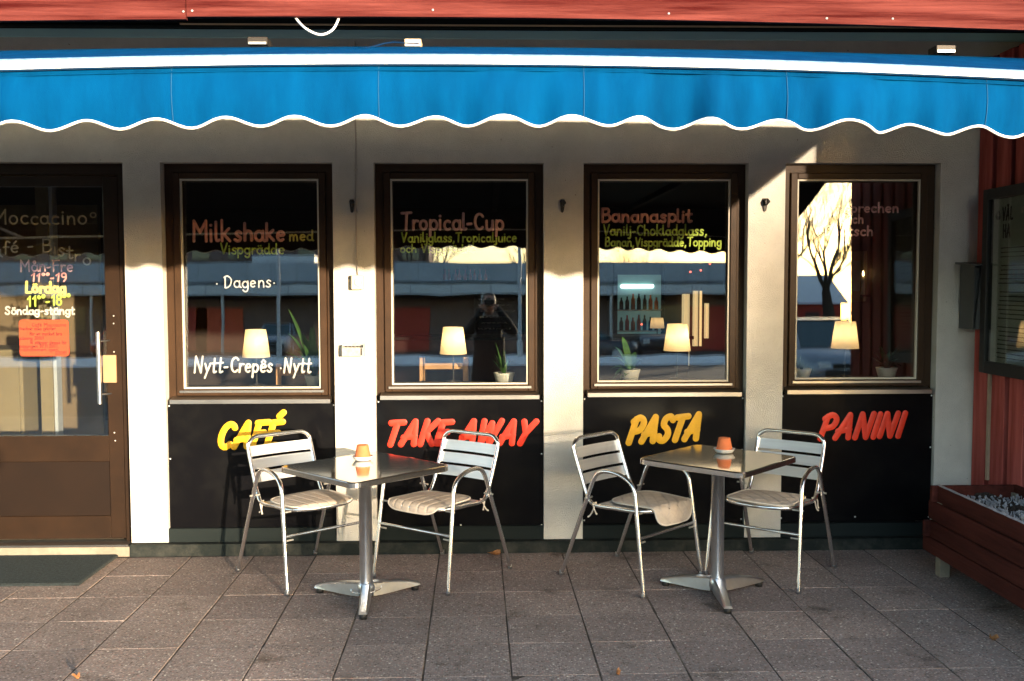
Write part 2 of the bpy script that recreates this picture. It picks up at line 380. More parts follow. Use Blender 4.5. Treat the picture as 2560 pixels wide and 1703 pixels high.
# ------------------------------------------------------------------ hand lettering (strokes on a unit grid)
def arc(cx, cy, rx, ry, a0, a1, n=12): return [(cx+rx*math.cos(R(a0+(a1-a0)*i/n)), cy+ry*math.sin(R(a0+(a1-a0)*i/n))) for i in range(n+1)]
def sm(*p): return [(q.x, q.y) for q in crv([(a, b, 0) for a, b in p], 5)]
O_ = lambda x=.24, rx=.21: arc(x, .28, rx, .27, 60, 420, 16)
dots = lambda x: [[(x-.1, .76), (x-.09, .77)], [(x+.1, .78), (x+.11, .79)]]
G = {
 'a': (.52, [O_(), sm((.45, .55), (.45, .12), (.55, .0))]), 'b': (.5, [[(.06, 1), (.06, 0)], arc(.26, .28, .2, .27, 150, -150, 14)]),
 'c': (.46, [arc(.26, .28, .21, .27, 50, 310)]), 'd': (.54, [O_(), sm((.46, 1), (.45, .1), (.55, 0))]),
 'e': (.5, [[(.05, .28), (.44, .33)]+arc(.25, .28, .2, .27, 12, 310)]), 'f': (.36, [sm((.4, .9), (.27, 1), (.17, .8), (.15, 0)), [(.02, .52), (.34, .54)]]),
 'g': (.52, [O_(), sm((.46, .56), (.45, -.1), (.34, -.34), (.16, -.32), (.06, -.2))]), 'h': (.52, [[(.06, 1), (.06, 0)], sm((.06, .35), (.2, .55), (.38, .5), (.43, .3), (.44, 0))]),
 'i': (.18, [[(.08, .55), (.08, 0)], [(.08, .78), (.09, .79)]]), 'j': (.2, [sm((.12, .55), (.12, -.15), (.03, -.32), (-.1, -.28)), [(.12, .78), (.13, .79)]]),
 'k': (.48, [[(.06, 1), (.06, 0)], [(.42, .6), (.08, .27)], [(.16, .32), (.46, 0)]]), 'l': (.22, [sm((.07, 1), (.06, .2), (.12, .02), (.24, .06))]),
 'm': (.78, [[(.06, .55), (.06, 0)], sm((.06, .35), (.2, .56), (.34, .46), (.36, 0)), sm((.36, .35), (.5, .56), (.64, .46), (.68, 0))]),
 'n': (.52, [[(.06, .55), (.06, 0)], sm((.06, .32), (.22, .56), (.4, .46), (.44, 0))]), 'o': (.5, [O_()]),
 'p': (.5, [[(.06, .56), (.04, -.36)], arc(.26, .28, .2, .27, 150, -150, 14)]), 'r': (.38, [[(.06, .55), (.06, 0)], sm((.06, .32), (.18, .53), (.36, .52))]),
 's': (.42, [sm((.37, .48), (.22, .57), (.09, .45), (.18, .31), (.33, .2), (.3, .04), (.16, -.01), (.02, .08))]), 't': (.36, [sm((.16, .9), (.15, .12), (.22, 0), (.34, .06)), [(-.01, .58), (.34, .61)]]),
 'u': (.52, [sm((.06, .55), (.08, .1), (.24, 0), (.4, .14), (.43, .3)), [(.44, .55), (.45, 0)]]), 'v': (.46, [[(.04, .55), (.22, 0), (.42, .56)]]),
 'y': (.48, [[(.05, .55), (.24, .05)], [(.44, .56), (.24, .05), (.1, -.34)]]), 'x': (.45, [[(.04, .55), (.4, 0)], [(.4, .55), (.04, 0)]]),
 'A': (.72, [[(.05, 0), (.40, 1)], [(.40, 1), (.62, 0)], [(.08, .30), (.56, .36)]]), 'B': (.6, [[(.08, 1), (.08, 0)], sm((.08, .98), (.4, .98), (.48, .76), (.34, .55), (.1, .53)), sm((.1, .53), (.46, .52), (.54, .24), (.36, .02), (.08, .02))]),
 'C': (.62, [arc(.36, .5, .29, .48, 42, 312, 16)]), 'D': (.66, [[(.1, .95), (.1, 0)], sm((0, .9), (.3, 1.02), (.58, .7), (.5, .25), (.28, .02), (.08, .02))]),
 'E': (.55, [[(.10, .95), (.08, .03)], [(.08, .97), (.5, .99)], [(.09, .52), (.44, .54)], [(.06, .02), (.48, .04)]]), 'F': (.55, [[(.1, .95), (.08, 0)], [(.04, .97), (.54, .99)], [(.09, .54), (.46, .56)]]),
 'H': (.62, [[(.08, 1), (.08, 0)], [(.54, 1), (.54, 0)], [(.08, .5), (.54, .52)]]), 'I': (.2, [[(.1, 1), (.1, 0)]]),
 'K': (.62, [[(.1, 1), (.08, 0)], [(.58, 1), (.14, .46)], [(.2, .52), (.58, 0)]]), 'L': (.5, [sm((.12, 1), (.07, .1), (.12, .02), (.46, .04))]),
 'M': (.82, [[(.08, 0), (.1, 1)], [(.1, 1), (.4, .42)], [(.4, .42), (.72, 1)], [(.72, 1), (.72, 0)]]), 'N': (.68, [[(.08, 0), (.1, 1)], [(.1, 1), (.54, 0)], [(.54, 0), (.58, 1)]]),
 'P': (.58, [[(.12, .96), (.08, 0)], sm((.02, .86), (.3, 1.02), (.54, .82), (.46, .52), (.16, .44))]), 'S': (.56, [sm((.5, .84), (.34, 1), (.12, .9), (.12, .66), (.36, .46), (.46, .24), (.32, .01), (.08, .06), (.04, .2))]),
 'T': (.6, [[(.32, .96), (.28, 0)], [(.03, .97), (.6, 1)]]), 'V': (.58, [[(.04, 1), (.26, 0)], [(.26, 0), (.56, 1)]]), 'W': (.88, [[(.06, 1), (.18, 0)], [(.18, 0), (.44, .9)], [(.44, .9), (.56, 0)], [(.56, 0), (.84, 1)]]),
 'Y': (.62, [[(.05, 1), (.28, .48)], [(.6, 1), (.28, .48), (.16, 0)]]),
 '0': (.5, [arc(.24, .5, .19, .48, 90, 450, 16)]), '1': (.34, [[(.04, .68), (.24, 1), (.22, 0)]]), '2': (.5, [sm((.06, .78), (.24, 1), (.42, .8), (.3, .45), (.05, .02))+[(.46, .04)]]),
 '3': (.46, [sm((.06, .9), (.28, 1), (.38, .78), (.18, .54), (.4, .36), (.3, .02), (.04, .08))]), '7': (.48, [[(.05, .96), (.44, .98), (.18, 0)]]), '8': (.5, [arc(.25, .75, .16, .22, -90, 270, 14), arc(.25, .27, .2, .26, 90, 450, 14)]),
 '9': (.48, [arc(.23, .72, .18, .25, 0, 360, 14), sm((.41, .74), (.4, .3), (.26, 0))]), '\u2070': (.26, [arc(.12, .84, .1, .13, 0, 360, 10)]),
 '-': (.34, [[(.04, .34), (.28, .36)]]), ',': (.2, [[(.1, .06), (.03, -.16)]]), '.': (.16, [[(.06, .02), (.07, .03)]]), '\u00b7': (.2, [[(.09, .3), (.1, .31)]]), '!': (.2, [[(.1, 1), (.09, .3)], [(.08, .03), (.09, .03)]]), ' ': (.3, []), "'": (.15, [[(.06, 1), (.05, .85)]]),
}
def acc(ch, extra, dx=0): w_, s_ = G[ch]; return (w_, s_+[[(x+dx, y) for x, y in q] for q in extra])
G['\u00e4'] = acc('a', dots(.25)); G['\u00f6'] = acc('o', dots(.25)); G['\u00e5'] = acc('a', [arc(.25, .8, .09, .1, 0, 360, 10)])
G['\u00e9'] = acc('e', [[(.2, .7), (.34, .88)]]); G['\u00ea'] = acc('e', [[(.1, .68), (.24, .84), (.38, .68)]]); G['\u00c9'] = acc('E', [[(.28, 1.22), (.42, 1.38)]]); G['\u00c4'] = acc('A', [[(.25, 1.16), (.26, 1.17)], [(.48, 1.16), (.49, 1.17)]])
def lettering(parent, text, u0, u1, vb, cap, y, m, wt, slope=0., slant=0., jit=.02, name='lettering', ht=.5, bend=None, rng=None):
    """text between pixel columns u0..u1, baseline row vb, cap height cap (px), on the plane y"""
    rng = rng or random.Random(hash(text) % 977 if False else sum(map(ord, text)))
    total = sum(G[c][0]+.1 for c in text)-.1
    A = onY(u0, vb, y); B = onY(u1, vb, y); k = (B.x-A.x)/(u1-u0); ch = cap*k; sx = (B.x-A.x)/total
    x = 0; last = None
    for word in text.split(' '):
        mb = MB()
        for c in word:
            wd, st = G[c]; jx, jy, js = rng.uniform(-jit, jit), rng.uniform(-jit, jit), 1+rng.uniform(-2*jit, 2*jit)
            off = (bend(x/total) if bend else 0)
            for s_ in st:
                pts = [((x+px*js+jx+slant*pz*ch/sx)*sx, (pz*js+jy+off)*ch+slope*(x+px)*sx) for px, pz in s_]
                mb.stroke([(A.x+a, A.z+b) for a, b in pts], wt*k, wt*k*ht)
            x += wd+.1
        x += G[' '][0]+.1
        mb.v = [(a, b+y, c) for a, b, c in mb.v]
        last = mb.build(name, m, parent)
    return last

# ------------------------------------------------------------------ ground, paving, street
mb = MB().box(-400, 400, -500, 60, -.6, -.045); struct(mb.build('ground', 'asphalt'))
pv = struct(MB().box(-7.5, 3.0, -3.95, -.03, -.04, -.0035).build('pavement', 'sand'))
struct(MB().box(-16, 16, -9.2, -3.96, -.04, -.003).build('pavement_edge', 'far_paving'))
struct(MB().box(3.0, 16, -3.955, -.03, -.04, -.0085).build('pavement_side', 'far_paving'))
struct(MB().box(-16, 16, -9.36, -9.205, -.2, .0).build('kerb', 'concrete_step'))
PHI, PX0, PY0 = .0106, -2.3095, -.4737
def gp(a, b): return (PX0+a*math.cos(PHI)-b*math.sin(PHI), PY0+a*math.sin(PHI)+b*math.cos(PHI))
slab_me = None
rs = random.Random(3)
for r_ in range(9):
    for c_ in range(-4, 15):
        if c_*.4+PX0 > 2.95: continue
        if slab_me is None:
            o = MB().box(-.1961, .1961, -.1993, .1993, -.035, 0, .0022).build('paving_slab', 'slab'); slab_me = o.data
        else:
            o = bpy.data.objects.new('paving_slab', slab_me); col.objects.link(o)
        x, y = gp(c_*.4+.2, .2-.4*r_)
        o.location = (x+rs.uniform(-.001, .001), y+rs.uniform(-.001, .001), rs.uniform(-.0025, 0)); o.rotation_euler = (R(rs.uniform(-.25, .25)), R(rs.uniform(-.25, .25)), PHI+R(rs.uniform(-.2, .2)))
        o.parent = pv
# dry leaves and litter
def leaf_litter(x, y, s, rz, lbl):
    mb = MB().grid(lambda u, v: ((u-.5)*s, (v-.5)*s*.6*math.sin(math.pi*min(1, max(.04, u)))**.7, .012+.01*math.sin(u*5+v*3)+.012*(v-.5)**2*4), 6, 4)
    o = mb.build('dry_leaf', 'dry_leaf'); o.location = (x, y, -.001); o.rotation_euler = (0, 0, rz); tag(o, lbl, 'leaf', 'dry leaves on the paving')
q = onZ(1235, 1376, .02); leaf_litter(q.x, -.10, .09, .4, 'curled dry leaf at the wall foot beside the right-hand leg of the TAKE AWAY chair')
q = onZ(1546, 1690, 0); leaf_litter(q.x, q.y, .035, 1.2, 'small orange leaf on the paving at the bottom edge, between the two tables')
q = onZ(2485, 1602, 0); leaf_litter(q.x, q.y, .045, 2.2, 'small yellowish leaf on the paving in front of the wooden planter')
q = onZ(190, 1699, 0); leaf_litter(q.x, q.y, .035, .1, 'small orange leaf on the paving at the bottom left corner')

# ------------------------------------------------------------------ cafe building
WIN = [(-2.082, -.988), (-.724, .3717), (.6283, 1.7015), (1.9427, 2.9617)]
ZT, ZB, XR, XL = 2.538, .077, 3.204, -6.0
DOOR = (-3.62, -2.3199)
cafe = thing('cafe_building', 'white rendered cafe front with four dark-framed windows and a brown door', 'building', (0, 0, 0))
mb = MB()
xs = [XL, DOOR[0], DOOR[1], WIN[0][0], WIN[0][1], WIN[1][0], WIN[1][1], WIN[2][0], WIN[2][1], WIN[3][0], WIN[3][1], XR]
for i in range(0, len(xs), 2): mb.box(xs[i], xs[i+1], 0, .26, ZB, ZT)
mb.box(XL, XR, 0, .26, ZT, 3.7); mb.box(XR, XR+.3, .001, .26, ZB, 3.7); mb.box(XR+.3, 6.5, .001, .26, 3.0, 3.7); mb.build('wall', 'stucco', cafe)
MB().box(DOOR[1]+.001, XR-.001, -.045, .25, -.03, ZB-.003).build('plinth', 'plinth', cafe)
MB().box(DOOR[0], DOOR[1]-.001, -.04, .25, -.03, .06).build('door_step', 'concrete_step', cafe)
mb = MB()
for a, b in WIN: mb.box(a+.001, b-.001, .005, .05, ZB, .165)
mb.build('lower_skirting', 'darkgreen', cafe)
# room behind the glass
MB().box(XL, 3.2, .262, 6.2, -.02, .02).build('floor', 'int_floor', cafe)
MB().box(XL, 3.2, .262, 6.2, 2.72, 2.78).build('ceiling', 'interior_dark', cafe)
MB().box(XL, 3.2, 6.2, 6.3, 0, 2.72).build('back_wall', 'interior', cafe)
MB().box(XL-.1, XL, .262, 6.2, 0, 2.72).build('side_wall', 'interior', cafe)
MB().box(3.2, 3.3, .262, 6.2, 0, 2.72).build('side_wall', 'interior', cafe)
for x in (-1.6, .1, 1.8): MB().box(x-.03, x+.03, .3, 6.1, 2.66, 2.718).build('ceiling_beam', 'interior', cafe)
# wall finish under the eave
MB().box(XL, 6.5, -.030, -.002, 3.318, 3.366).build('eave_board', 'teal', cafe)
MB().box(XL, 6.5, -.06, -.002, 3.372, 3.384).build('eave_strip', 'darkgreen', cafe)
a, b = onY(450, 70, -.07), onY(2560, 98, -.07)
MB().box(a.x, 6.5, -.075, -.062, 3.384, 3.392).build('eave_batten', 'tan', cafe)
MB().box(XL, 6.5, -.06, -.002, 3.398, 3.69).build('eave_board', 'darkgreen', cafe)
MB().box(XL-.5, 6.5, -1.445, 6.4, 3.7, 3.78).build('soffit', 'soffit', cafe)
MB().box(XL-.5, 6.5, -1.55, 6.4, 4.01, 4.2).build('roof', 'store_dark', cafe)
# fascia: two boards meet above the door side
fb = group_part('fascia', cafe)
FY = -1.45
fz = quad3([(lambda q: (q.x, q.z))(onY(u, v, FY-.03)) for u, v in ((0, 46), (1280, 44), (2560, 75))])
def fascia_board(x0, x1, dz):
    n = 24; vs = []
    for i in range(n+1):
        x = x0+(x1-x0)*i/n; z = fz(x)+dz
        vs += [(x, FY-.03, z), (x, FY-.03, 4.0), (x, FY+.002, 4.0), (x, FY+.002, z)]
    fs = [(i*4+k, (i+1)*4+k, (i+1)*4+(k+1) % 4, i*4+(k+1) % 4) for i in range(n) for k in range(4)]+[(0, 1, 2, 3), (n*4+3, n*4+2, n*4+1, n*4)]
    MB().add(vs, [f[::-1] for f in fs]).build('board', 'fascia', fb)
fxj = onY(465, 30, FY-.03).x
fascia_board(XL-.5, fxj-.002, -.012); fascia_board(fxj+.002, 6.5, .0)
for u, v in ((458, 29), (480, 27), (1082, 25), (1672, 34), (2067, 46), (2232, 47)):
    q = onY(u, v, FY-.031); MB().lathe([(.006, 0), (.004, .002), (0, .003)], n=8).xf(Matrix.Translation(q) @ Matrix.Rotation(R(90), 4, 'X')).build('nail', 'tin', fb)

# windows
TILT = .020
def window(i, x0, x1):
    g = group_part('window', cafe)
    zt, zb = ZT, 1.003+(0.012*(i-1) if i else -.02)
    zs = zb+.018
    f = MB(); fy = .075
    # outer frame
    f.box(x0+.002, x0+.052, fy, fy+.11, zs, zt-.002); f.box(x1-.052, x1-.002, fy, fy+.11, zs, zt-.002); f.box(x0+.052, x1-.052, fy, fy+.11, zt-.055, zt-.002); f.box(x0+.052, x1-.052, fy, fy+.11, zs, zs+.028)
    f.build('frame', 'brown', g)
    px0, px1, pt, pb = x0+.100, x1-.100, zt-.098, zs+.075
    s = MB(); sy = fy-.018
    s.box(x0+.056, px0, sy, sy+.10, zs+.03, zt-.057, .004); s.box(px1, x1-.056, sy, sy+.10, zs+.03, zt-.057, .004); s.box(px0, px1, sy+.001, sy+.10, pt, zt-.058, .004); s.box(px0, px1, sy+.001, sy+.10, zs+.03, pb, .004)
    s.build('sash', 'brown', g)
    b = MB(); by = sy+.012; t = .011
    b.box(px0, px0+t, by, by+.02, pb, pt); b.box(px1-t, px1, by, by+.02, pb, pt); b.box(px0+t, px1-t, by, by+.02, pt-t, pt); b.box(px0+t, px1-t, by, by+.02, pb, pb+t)
    b.build('glazing_bead', 'bead', g)
    # pane leans back slightly
    p = MB().box(px0+.002, px1-.002, -.003, .003, pb-pt+.004, -.004).xf(Matrix.Translation((0, by+.045, pt)) @ Matrix.Rotation(-TILT, 4, 'X'))
    p.build('pane', 'glass', g)
    MB().box(px0+.002, px1-.002, -.002, .002, pb-pt+.004, -.004).xf(Matrix.Translation((0, by+.056, pt)) @ Matrix.Rotation(-TILT+.0012, 4, 'X')).build('inner_pane', 'glass', g)
    sl_ = MB(); sl_.prism([(-.012, zb+.004), (-.012, zb+.030), (.07, zb+.046), (.07, zb+.004)], 'x', x0+.03, x1-.03)
    sl_.build('sill', 'alu_sill', g)
    s2 = MB(); s2.box(px0-.02, px1+.02, sy-.016, sy-.001, zs+.052, zs+.066); s2.build('drip_rail', 'alu_sill', g)
    MB().box(x0-.02, x1+.02, .262, .50, pb-.05, pb-.02).build('inner_sill', 'interior', g)
    return g, (px0, px1, pb, pt, by+.045)
W = [window(i, a, b) for i, (a, b) in enumerate(WIN)]
def wt(i, sx, ox, oy, text, a, b, base, top, m, wgt, **kw):
    cap = (base-top)/sx
    lettering(W[i][0], text, ox+a/sx, ox+b/sx, oy+base/sx, cap, .128, m, wgt, **kw)
Z1, Z2, Z3, Z4 = (2.3766, 390, 380), (2.3755, 860, 380), (2.375, 1380, 380), (2.3765, 1880, 380)
wt(0, *Z1, 'Milk', 218, 440, 530, 412, 't_coral', 3.6); wt(0, *Z1, 'shake', 468, 768, 527, 425, 't_coral', 3.8); wt(0, *Z1, 'med', 792, 935, 527, 465, 't_yellow', 2.1)
wt(0, *Z1, 'Vispgr\u00e4dde', 385, 762, 606, 545, 't_lime', 2.0); wt(0, *Z1, '\u00b7', 355, 372, 795, 760, 't_white', 2.0); wt(0, *Z1, 'Dagens', 405, 685, 808, 738, 't_white', 1.7, slope=.02); wt(0, *Z1, '\u00b7', 695, 712, 790, 755, 't_white', 2.0)
wt(0, *Z1, 'Nytt-', 222, 428, 1312, 1218, 't_white', 2.5, slant=.1); wt(0, *Z1, 'Crep\u00eas', 440, 690, 1308, 1222, 't_white', 2.7, slant=.08); wt(0, *Z1, '\u00b7Nytt', 732, 918, 1312, 1222, 't_white', 2.5, slant=.1)
wt(1, *Z2, 'Tropical-Cup', 340, 945, 462, 365, 't_pink', 3.4); wt(1, *Z2, 'Vaniljglass,Tropicaljuice', 342, 1025, 535, 480, 't_lime', 2.0); wt(1, *Z2, 'och Vispgr\u00e4dde', 335, 780, 597, 550, 't_lime', 1.9)
wt(2, *Z3, 'Bananasplit', 292, 830, 415, 340, 't_coral', 3.4); wt(2, *Z3, 'Vanilj-Chokladglass,', 305, 920, 495, 435, 't_lime', 2.0); wt(2, *Z3, 'Banan,Vispgr\u00e4dde,Topping', 315, 1005, 560, 508, 't_lime', 2.0)
wt(3, *Z4, 'Wir sprechen', 400, 872, 358, 303, 't_pink', 2.3); wt(3, *Z4, 'auch', 525, 662, 422, 370, 't_pink', 2.3); wt(3, *Z4, 'Deutsch', 430, 720, 497, 440, 't_pink', 2.4)

# door
dr = group_part('door', cafe)
dx1 = DOOR[1]-.003; gx = -2.485
f = MB(); f.box(dx1-.055, dx1, .07, .19, .062, ZT-.003); f.box(DOOR[0]+.003, DOOR[0]+.06, .07, .19, .062, ZT-.003); f.box(DOOR[0]+.06, dx1-.055, .07, .19, ZT-.07, ZT-.003); f.build('frame', 'door_brown', dr)
f = MB(); f.box(gx, dx1-.062, .085, .135, .085, ZT-.08, .004); f.box(DOOR[0]+.066, DOOR[0]+.17, .085, .135, .085, ZT-.08, .004); f.box(DOOR[0]+.17, gx, .0865, .134, 2.392, ZT-.08); f.box(DOOR[0]+.17, gx, .0865, .134, .597, .770, .003); f.box(DOOR[0]+.17, gx, .0865, .134, .085, .236, .003); f.build('leaf', 'door_brown', dr)
MB().box(DOOR[0]+.17, gx, .098, .125, .236, .597).build('panel', 'door_panel', dr)
MB().box(DOOR[0]+.17, gx, -.003, .003, -1.622, 0).xf(Matrix.Translation((0, .112, 2.392)) @ Matrix.Rotation(-TILT, 4, 'X')).build('pane', 'glass', dr)
MB().box(DOOR[0]+.17, gx, -.002, .002, -1.622, 0).xf(Matrix.Translation((0, .126, 2.392)) @ Matrix.Rotation(-TILT+.001, 4, 'X')).build('inner_pane', 'glass', dr)
h0, h1 = onY(245, 830, .03), onY(245, 1010, .03)
mb = MB().tube([(h0.x, .03, h0.z), (h0.x, .03, h1.z)], .015, 12); mb.tube([(h0.x, .03, h0.z-.06), (h0.x+.05, .09, h0.z-.06)], .008, 8); mb.tube([(h0.x, .03, h1.z+.06), (h0.x+.05, .09, h1.z+.06)], .008, 8); mb.build('handle', 'alu', dr)
a, b = onY(256, 888, .07), onY(291, 957, .07)
MB().box(a.x, b.x, .068, .0845, b.z, a.z, .003).build('lock_plate', mat('lock_plate_brass', (.42, .26, .14), .5, .2, var=.1, vscale=9), dr)
for u, v in ((284, 790), (284, 809), (285, 880), (286, 1082), (288, 1102)):
    q = onY(u, v, .084); MB().lathe([(.005, 0), (.004, .002), (0, .003)], n=8).xf(Matrix.Translation(q) @ Matrix.Rotation(R(90), 4, 'X')).build('screw', 'screw', dr)
MB().box(DOOR[0]+.02, dx1-.01, -.03, .06, .061, .072).build('threshold', 'alu_sill', dr)
def dtx(text, a, b, base, top, m, wgt, **kw): lettering(dr, text, a/3.919, b/3.919, 500+base/3.919, (base-top)/3.919, .145, m, wgt, **kw)
dtx('Moccacino', -70, 850, 238, 95, 't_dim', 2.3); dtx('\u2070', 880, 950, 300, 120, 't_dim', 1.8); dtx('Caf\u00e9 - Bistro', -190, 890, 505, 380, 't_grey', 2.1, bend=lambda t: -1.6*(t-.42)**2*2.6)
dtx('M\u00e5n-Fre', 195, 715, 700, 592, 't_pink', 1.9); dtx('11\u2070\u2070-19', 300, 650, 798, 715, 't_coral', 2.0, slant=.1); dtx('L\u00f6rdag', 250, 645, 908, 805, 't_yellow', 3.6)
dtx('11\u2070\u2070-18\u2070\u2070', 270, 690, 1045, 940, 't_lime', 2.4, slope=.05); dtx('S\u00f6ndag-st\u00e4ngt', 50, 730, 1122, 1045, 't_white', 2.2)
note = MB(); A, B = onY(185/3.919, 500+1175/3.919, .150), onY(680/3.919, 500+1530/3.919, .150)
pl = []
for cx, cz, a0 in ((B.x-.02, A.z-.02, 0), (A.x+.02, A.z-.02, 90), (A.x+.02, B.z+.02, 180), (B.x-.02, B.z+.02, 270)): pl += [(cx+.02*math.cos(R(a0+t)), cz+.02*math.sin(R(a0+t))) for t in (0, 30, 60, 90)]
note.prism(pl, 'y', .149, .151); no_ = note.build('paper_note', 'orange_note'); tag(no_, 'bright orange handwritten paper note with rounded corners stuck inside the door glass', 'note')
for tx, a, b, base in (('Caf\u00e9 Moccacino', 312, 650, 1240), ('tackar alla g\u00e4ster', 195, 548, 1275), ('f\u00f6r en mycket bra', 290, 605, 1327), ('s\u00e4song 2007!', 195, 430, 1369), ('Vi st\u00e4nger denna f\u00f6r', 295, 652, 1413), ('s\u00e4songen 30.11.2007,', 198, 575, 1448), ('v\u00e4lkommen igen', 200, 570, 1482), ('2008!', 540, 655, 1514)):
    lettering(no_, tx, a/3.919, b/3.919, 500+base/3.919, 8.2, .1488, 'ink', .75, ht=.3)

# ------------------------------------------------------------------ black sign panels
def sign(i, word, u0, u1, vb, cap, m, slope, wgt):
    x0, x1 = WIN[i]; zb, zt = (.125, .138, .168, .172)[i], 1.002+(0.012*(i-1) if i else -.02)
    cname = 'yellow' if m == 'yellow' else 'red'
    t = thing('sign_panel', f'black board below a window with {cname} slanted letters reading {word}', 'sign', ((x0+x1)/2, .03, zb), group='black boards under the windows')
    MB().box(x0+.003, x1-.003, .030, .045, zb, zt, .002).build('board', 'black_panel', t)
    lettering(t, word, u0, u1, vb, cap, .0295, m, wgt, slope=slope, slant=.30, jit=.012, name='letters', ht=.09)
    for fx in (.012, .988):
        for fz_ in (.985, .58, .03):
            q = Vector((x0+(x1-x0)*fx, .0295, zb+(zt-zb)*fz_)); MB().lathe([(.006, 0), (.005, .002), (0, .0035)], n=8).xf(Matrix.Translation(q) @ Matrix.Rotation(R(90), 4, 'X')).build('screw', 'screw', t)
    q = Vector(((x0+x1)/2, .0295, zb+.03)); MB().lathe([(.006, 0), (.005, .002), (0, .0035)], n=8).xf(Matrix.Translation(q) @ Matrix.Rotation(R(90), 4, 'X')).build('screw', 'screw', t)
sign(0, 'CAF\u00c9', 542, 692, 1120, 60, 'yellow', .03, 7.9); sign(1, 'TAKE AWAY', 960, 1326, 1112, 57, 'red_letter', .003, 7.7); sign(2, 'PASTA', 1568, 1744, 1107, 60, 'yellow', .05, 8.0); sign(3, 'PANINI', 2046, 2250, 1097, 57, 'red_letter', .03, 7.3)

# ------------------------------------------------------------------ wooden wing at the right
wing = thing('wooden_wing', 'red timber wing with upright boards jutting out at the right of the cafe', 'building', (XR, -1, 0))
WE = -1.96
MB().box(XR+.04, 6.5, WE+.02, -.002, -.03, 3.20).build('core', 'dark_red', wing)
y = -.012
while y > WE:
    y2 = max(y-.165, WE+.01); MB().box(XR+.003, XR+.041, y2, y, .04, 3.19, .004).build('plank', 'redwood', wing); y = y2-.055
x = XR+.003
while x < 6.4:
    MB().box(x, x+.165, WE-.02, WE+.018, .04, 3.19, .004).build('plank', 'redwood', wing); x += .22
MB().box(XR+.002, XR+.05, WE-.021, WE+.006, .04, 3.194).build('corner_board', 'redwood', wing)
a = onX(2478, 900, XR); MB().box(XR-.014, XR+.002, a.y-.012, a.y+.012, .5, 1.46).build('pale_batten', mat('raw_batten', (.33, .24, .17), .8, var=.15, vscale=8), wing)

# ------------------------------------------------------------------ notice board, newspaper box, planter
nb = thing('notice_board', 'black framed glazed notice board with printed sheet on the red wooden wall', 'notice board', (XR, -.6, 1.2))
ny0, ny1, nz0, nz1 = -1.04, -.20, 1.19, 2.345
f = MB(); xx0, xx1 = XR-.062, XR+.001
f.box(xx0, xx1, ny1-.065, ny1, nz0, nz1, .004); f.box(xx0, xx1, ny0, ny0+.065, nz0, nz1, .004); f.box(xx0+.001, xx1, ny0+.065, ny1-.065, nz1-.065, nz1); f.box(xx0+.001, xx1, ny0+.065, ny1-.065, nz0, nz0+.075); f.build('frame', 'black', nb)
MB().box(XR-.022, XR-.018, ny0+.065, ny1-.065, nz0+.075, nz1-.065).build('sheet', 'notice_paper', nb)
MB().box(XR-.046, XR-.042, ny0+.065, ny1-.065, nz0+.075, nz1-.065).build('glass', 'notice_glass', nb)
tm = MB()
def side_text(txt, y0, z, cap, wd):
    x = 0
    for c in txt:
        w_, st = G[c]
        for s_ in st: tm.stroke([(y0*-1+(x+px)*cap*.75, z+pz*cap) for px, pz in s_], wd, wd*.3)
        x += w_+.14
side_text('V\u00c4L', -.37, 2.145, .075, .007); side_text('HA', -.38, 2.04, .075, .007)
tm.v = [(XR-.0225+b, -a, c) for a, b, c in tm.v]
rl = random.Random(5)
for i in range(26):
    z = 1.97-.027*i; y1 = -.34-rl.uniform(0, .03); L_ = rl.uniform(.35, .55)
    if i in (3, 9, 17): continue
    tm.box(XR-.0235, XR-.0225, y1-L_, y1, z, z+.006)
tm.lathe([(.014, 0), (.02, .02), (.012, .045), (0, .06)], c=(XR-.023, -.325, 2.15), n=8)
tm.build('print', 'ink', nb)
nbx = thing('newspaper_box', 'grey sheet metal newspaper box with open front and sloped lid by the corner', 'mail box', (XR-.09, -.12, 1.45))
f = MB(); x0, x1, y0, y1, z0, z1 = onY(2399, 740, -.015).x, XR-.002, -.20, -.015, 1.462, 1.878
f.box(x0, x0+.004, y0, y1, z0, z1); f.box(x1-.004, x1, y0, y1, z0, z1); f.box(x0+.004, x1-.004, y1-.004, y1, z0, z1); f.box(x0+.004, x1-.004, y0, y1-.004, z0, z0+.005)
f.prism([(x1-.09, z0+.006), (x1-.004, z0+.006), (x1-.004, z1-.03), (x1-.055, z1-.03)], 'y', y0+.001, y0+.005)
f.box(x0+.004, x1-.004, y0+.03, y0+.034, z0+.005, z1-.02); f.build('body', 'grey_box', nbx)
MB().prism([(y0-.025, z1-.012), (y0-.025, z1-.002), (y1, z1+.016), (y1, z1+.004)], 'x', x0-.035, x1).build('lid', 'grey_box', nbx)
MB().box(x1-.006, x1+.001, y0-.075, y0-.001, z0-.004, z1-.01, .002).build('back_plate', 'grey_box', nbx)

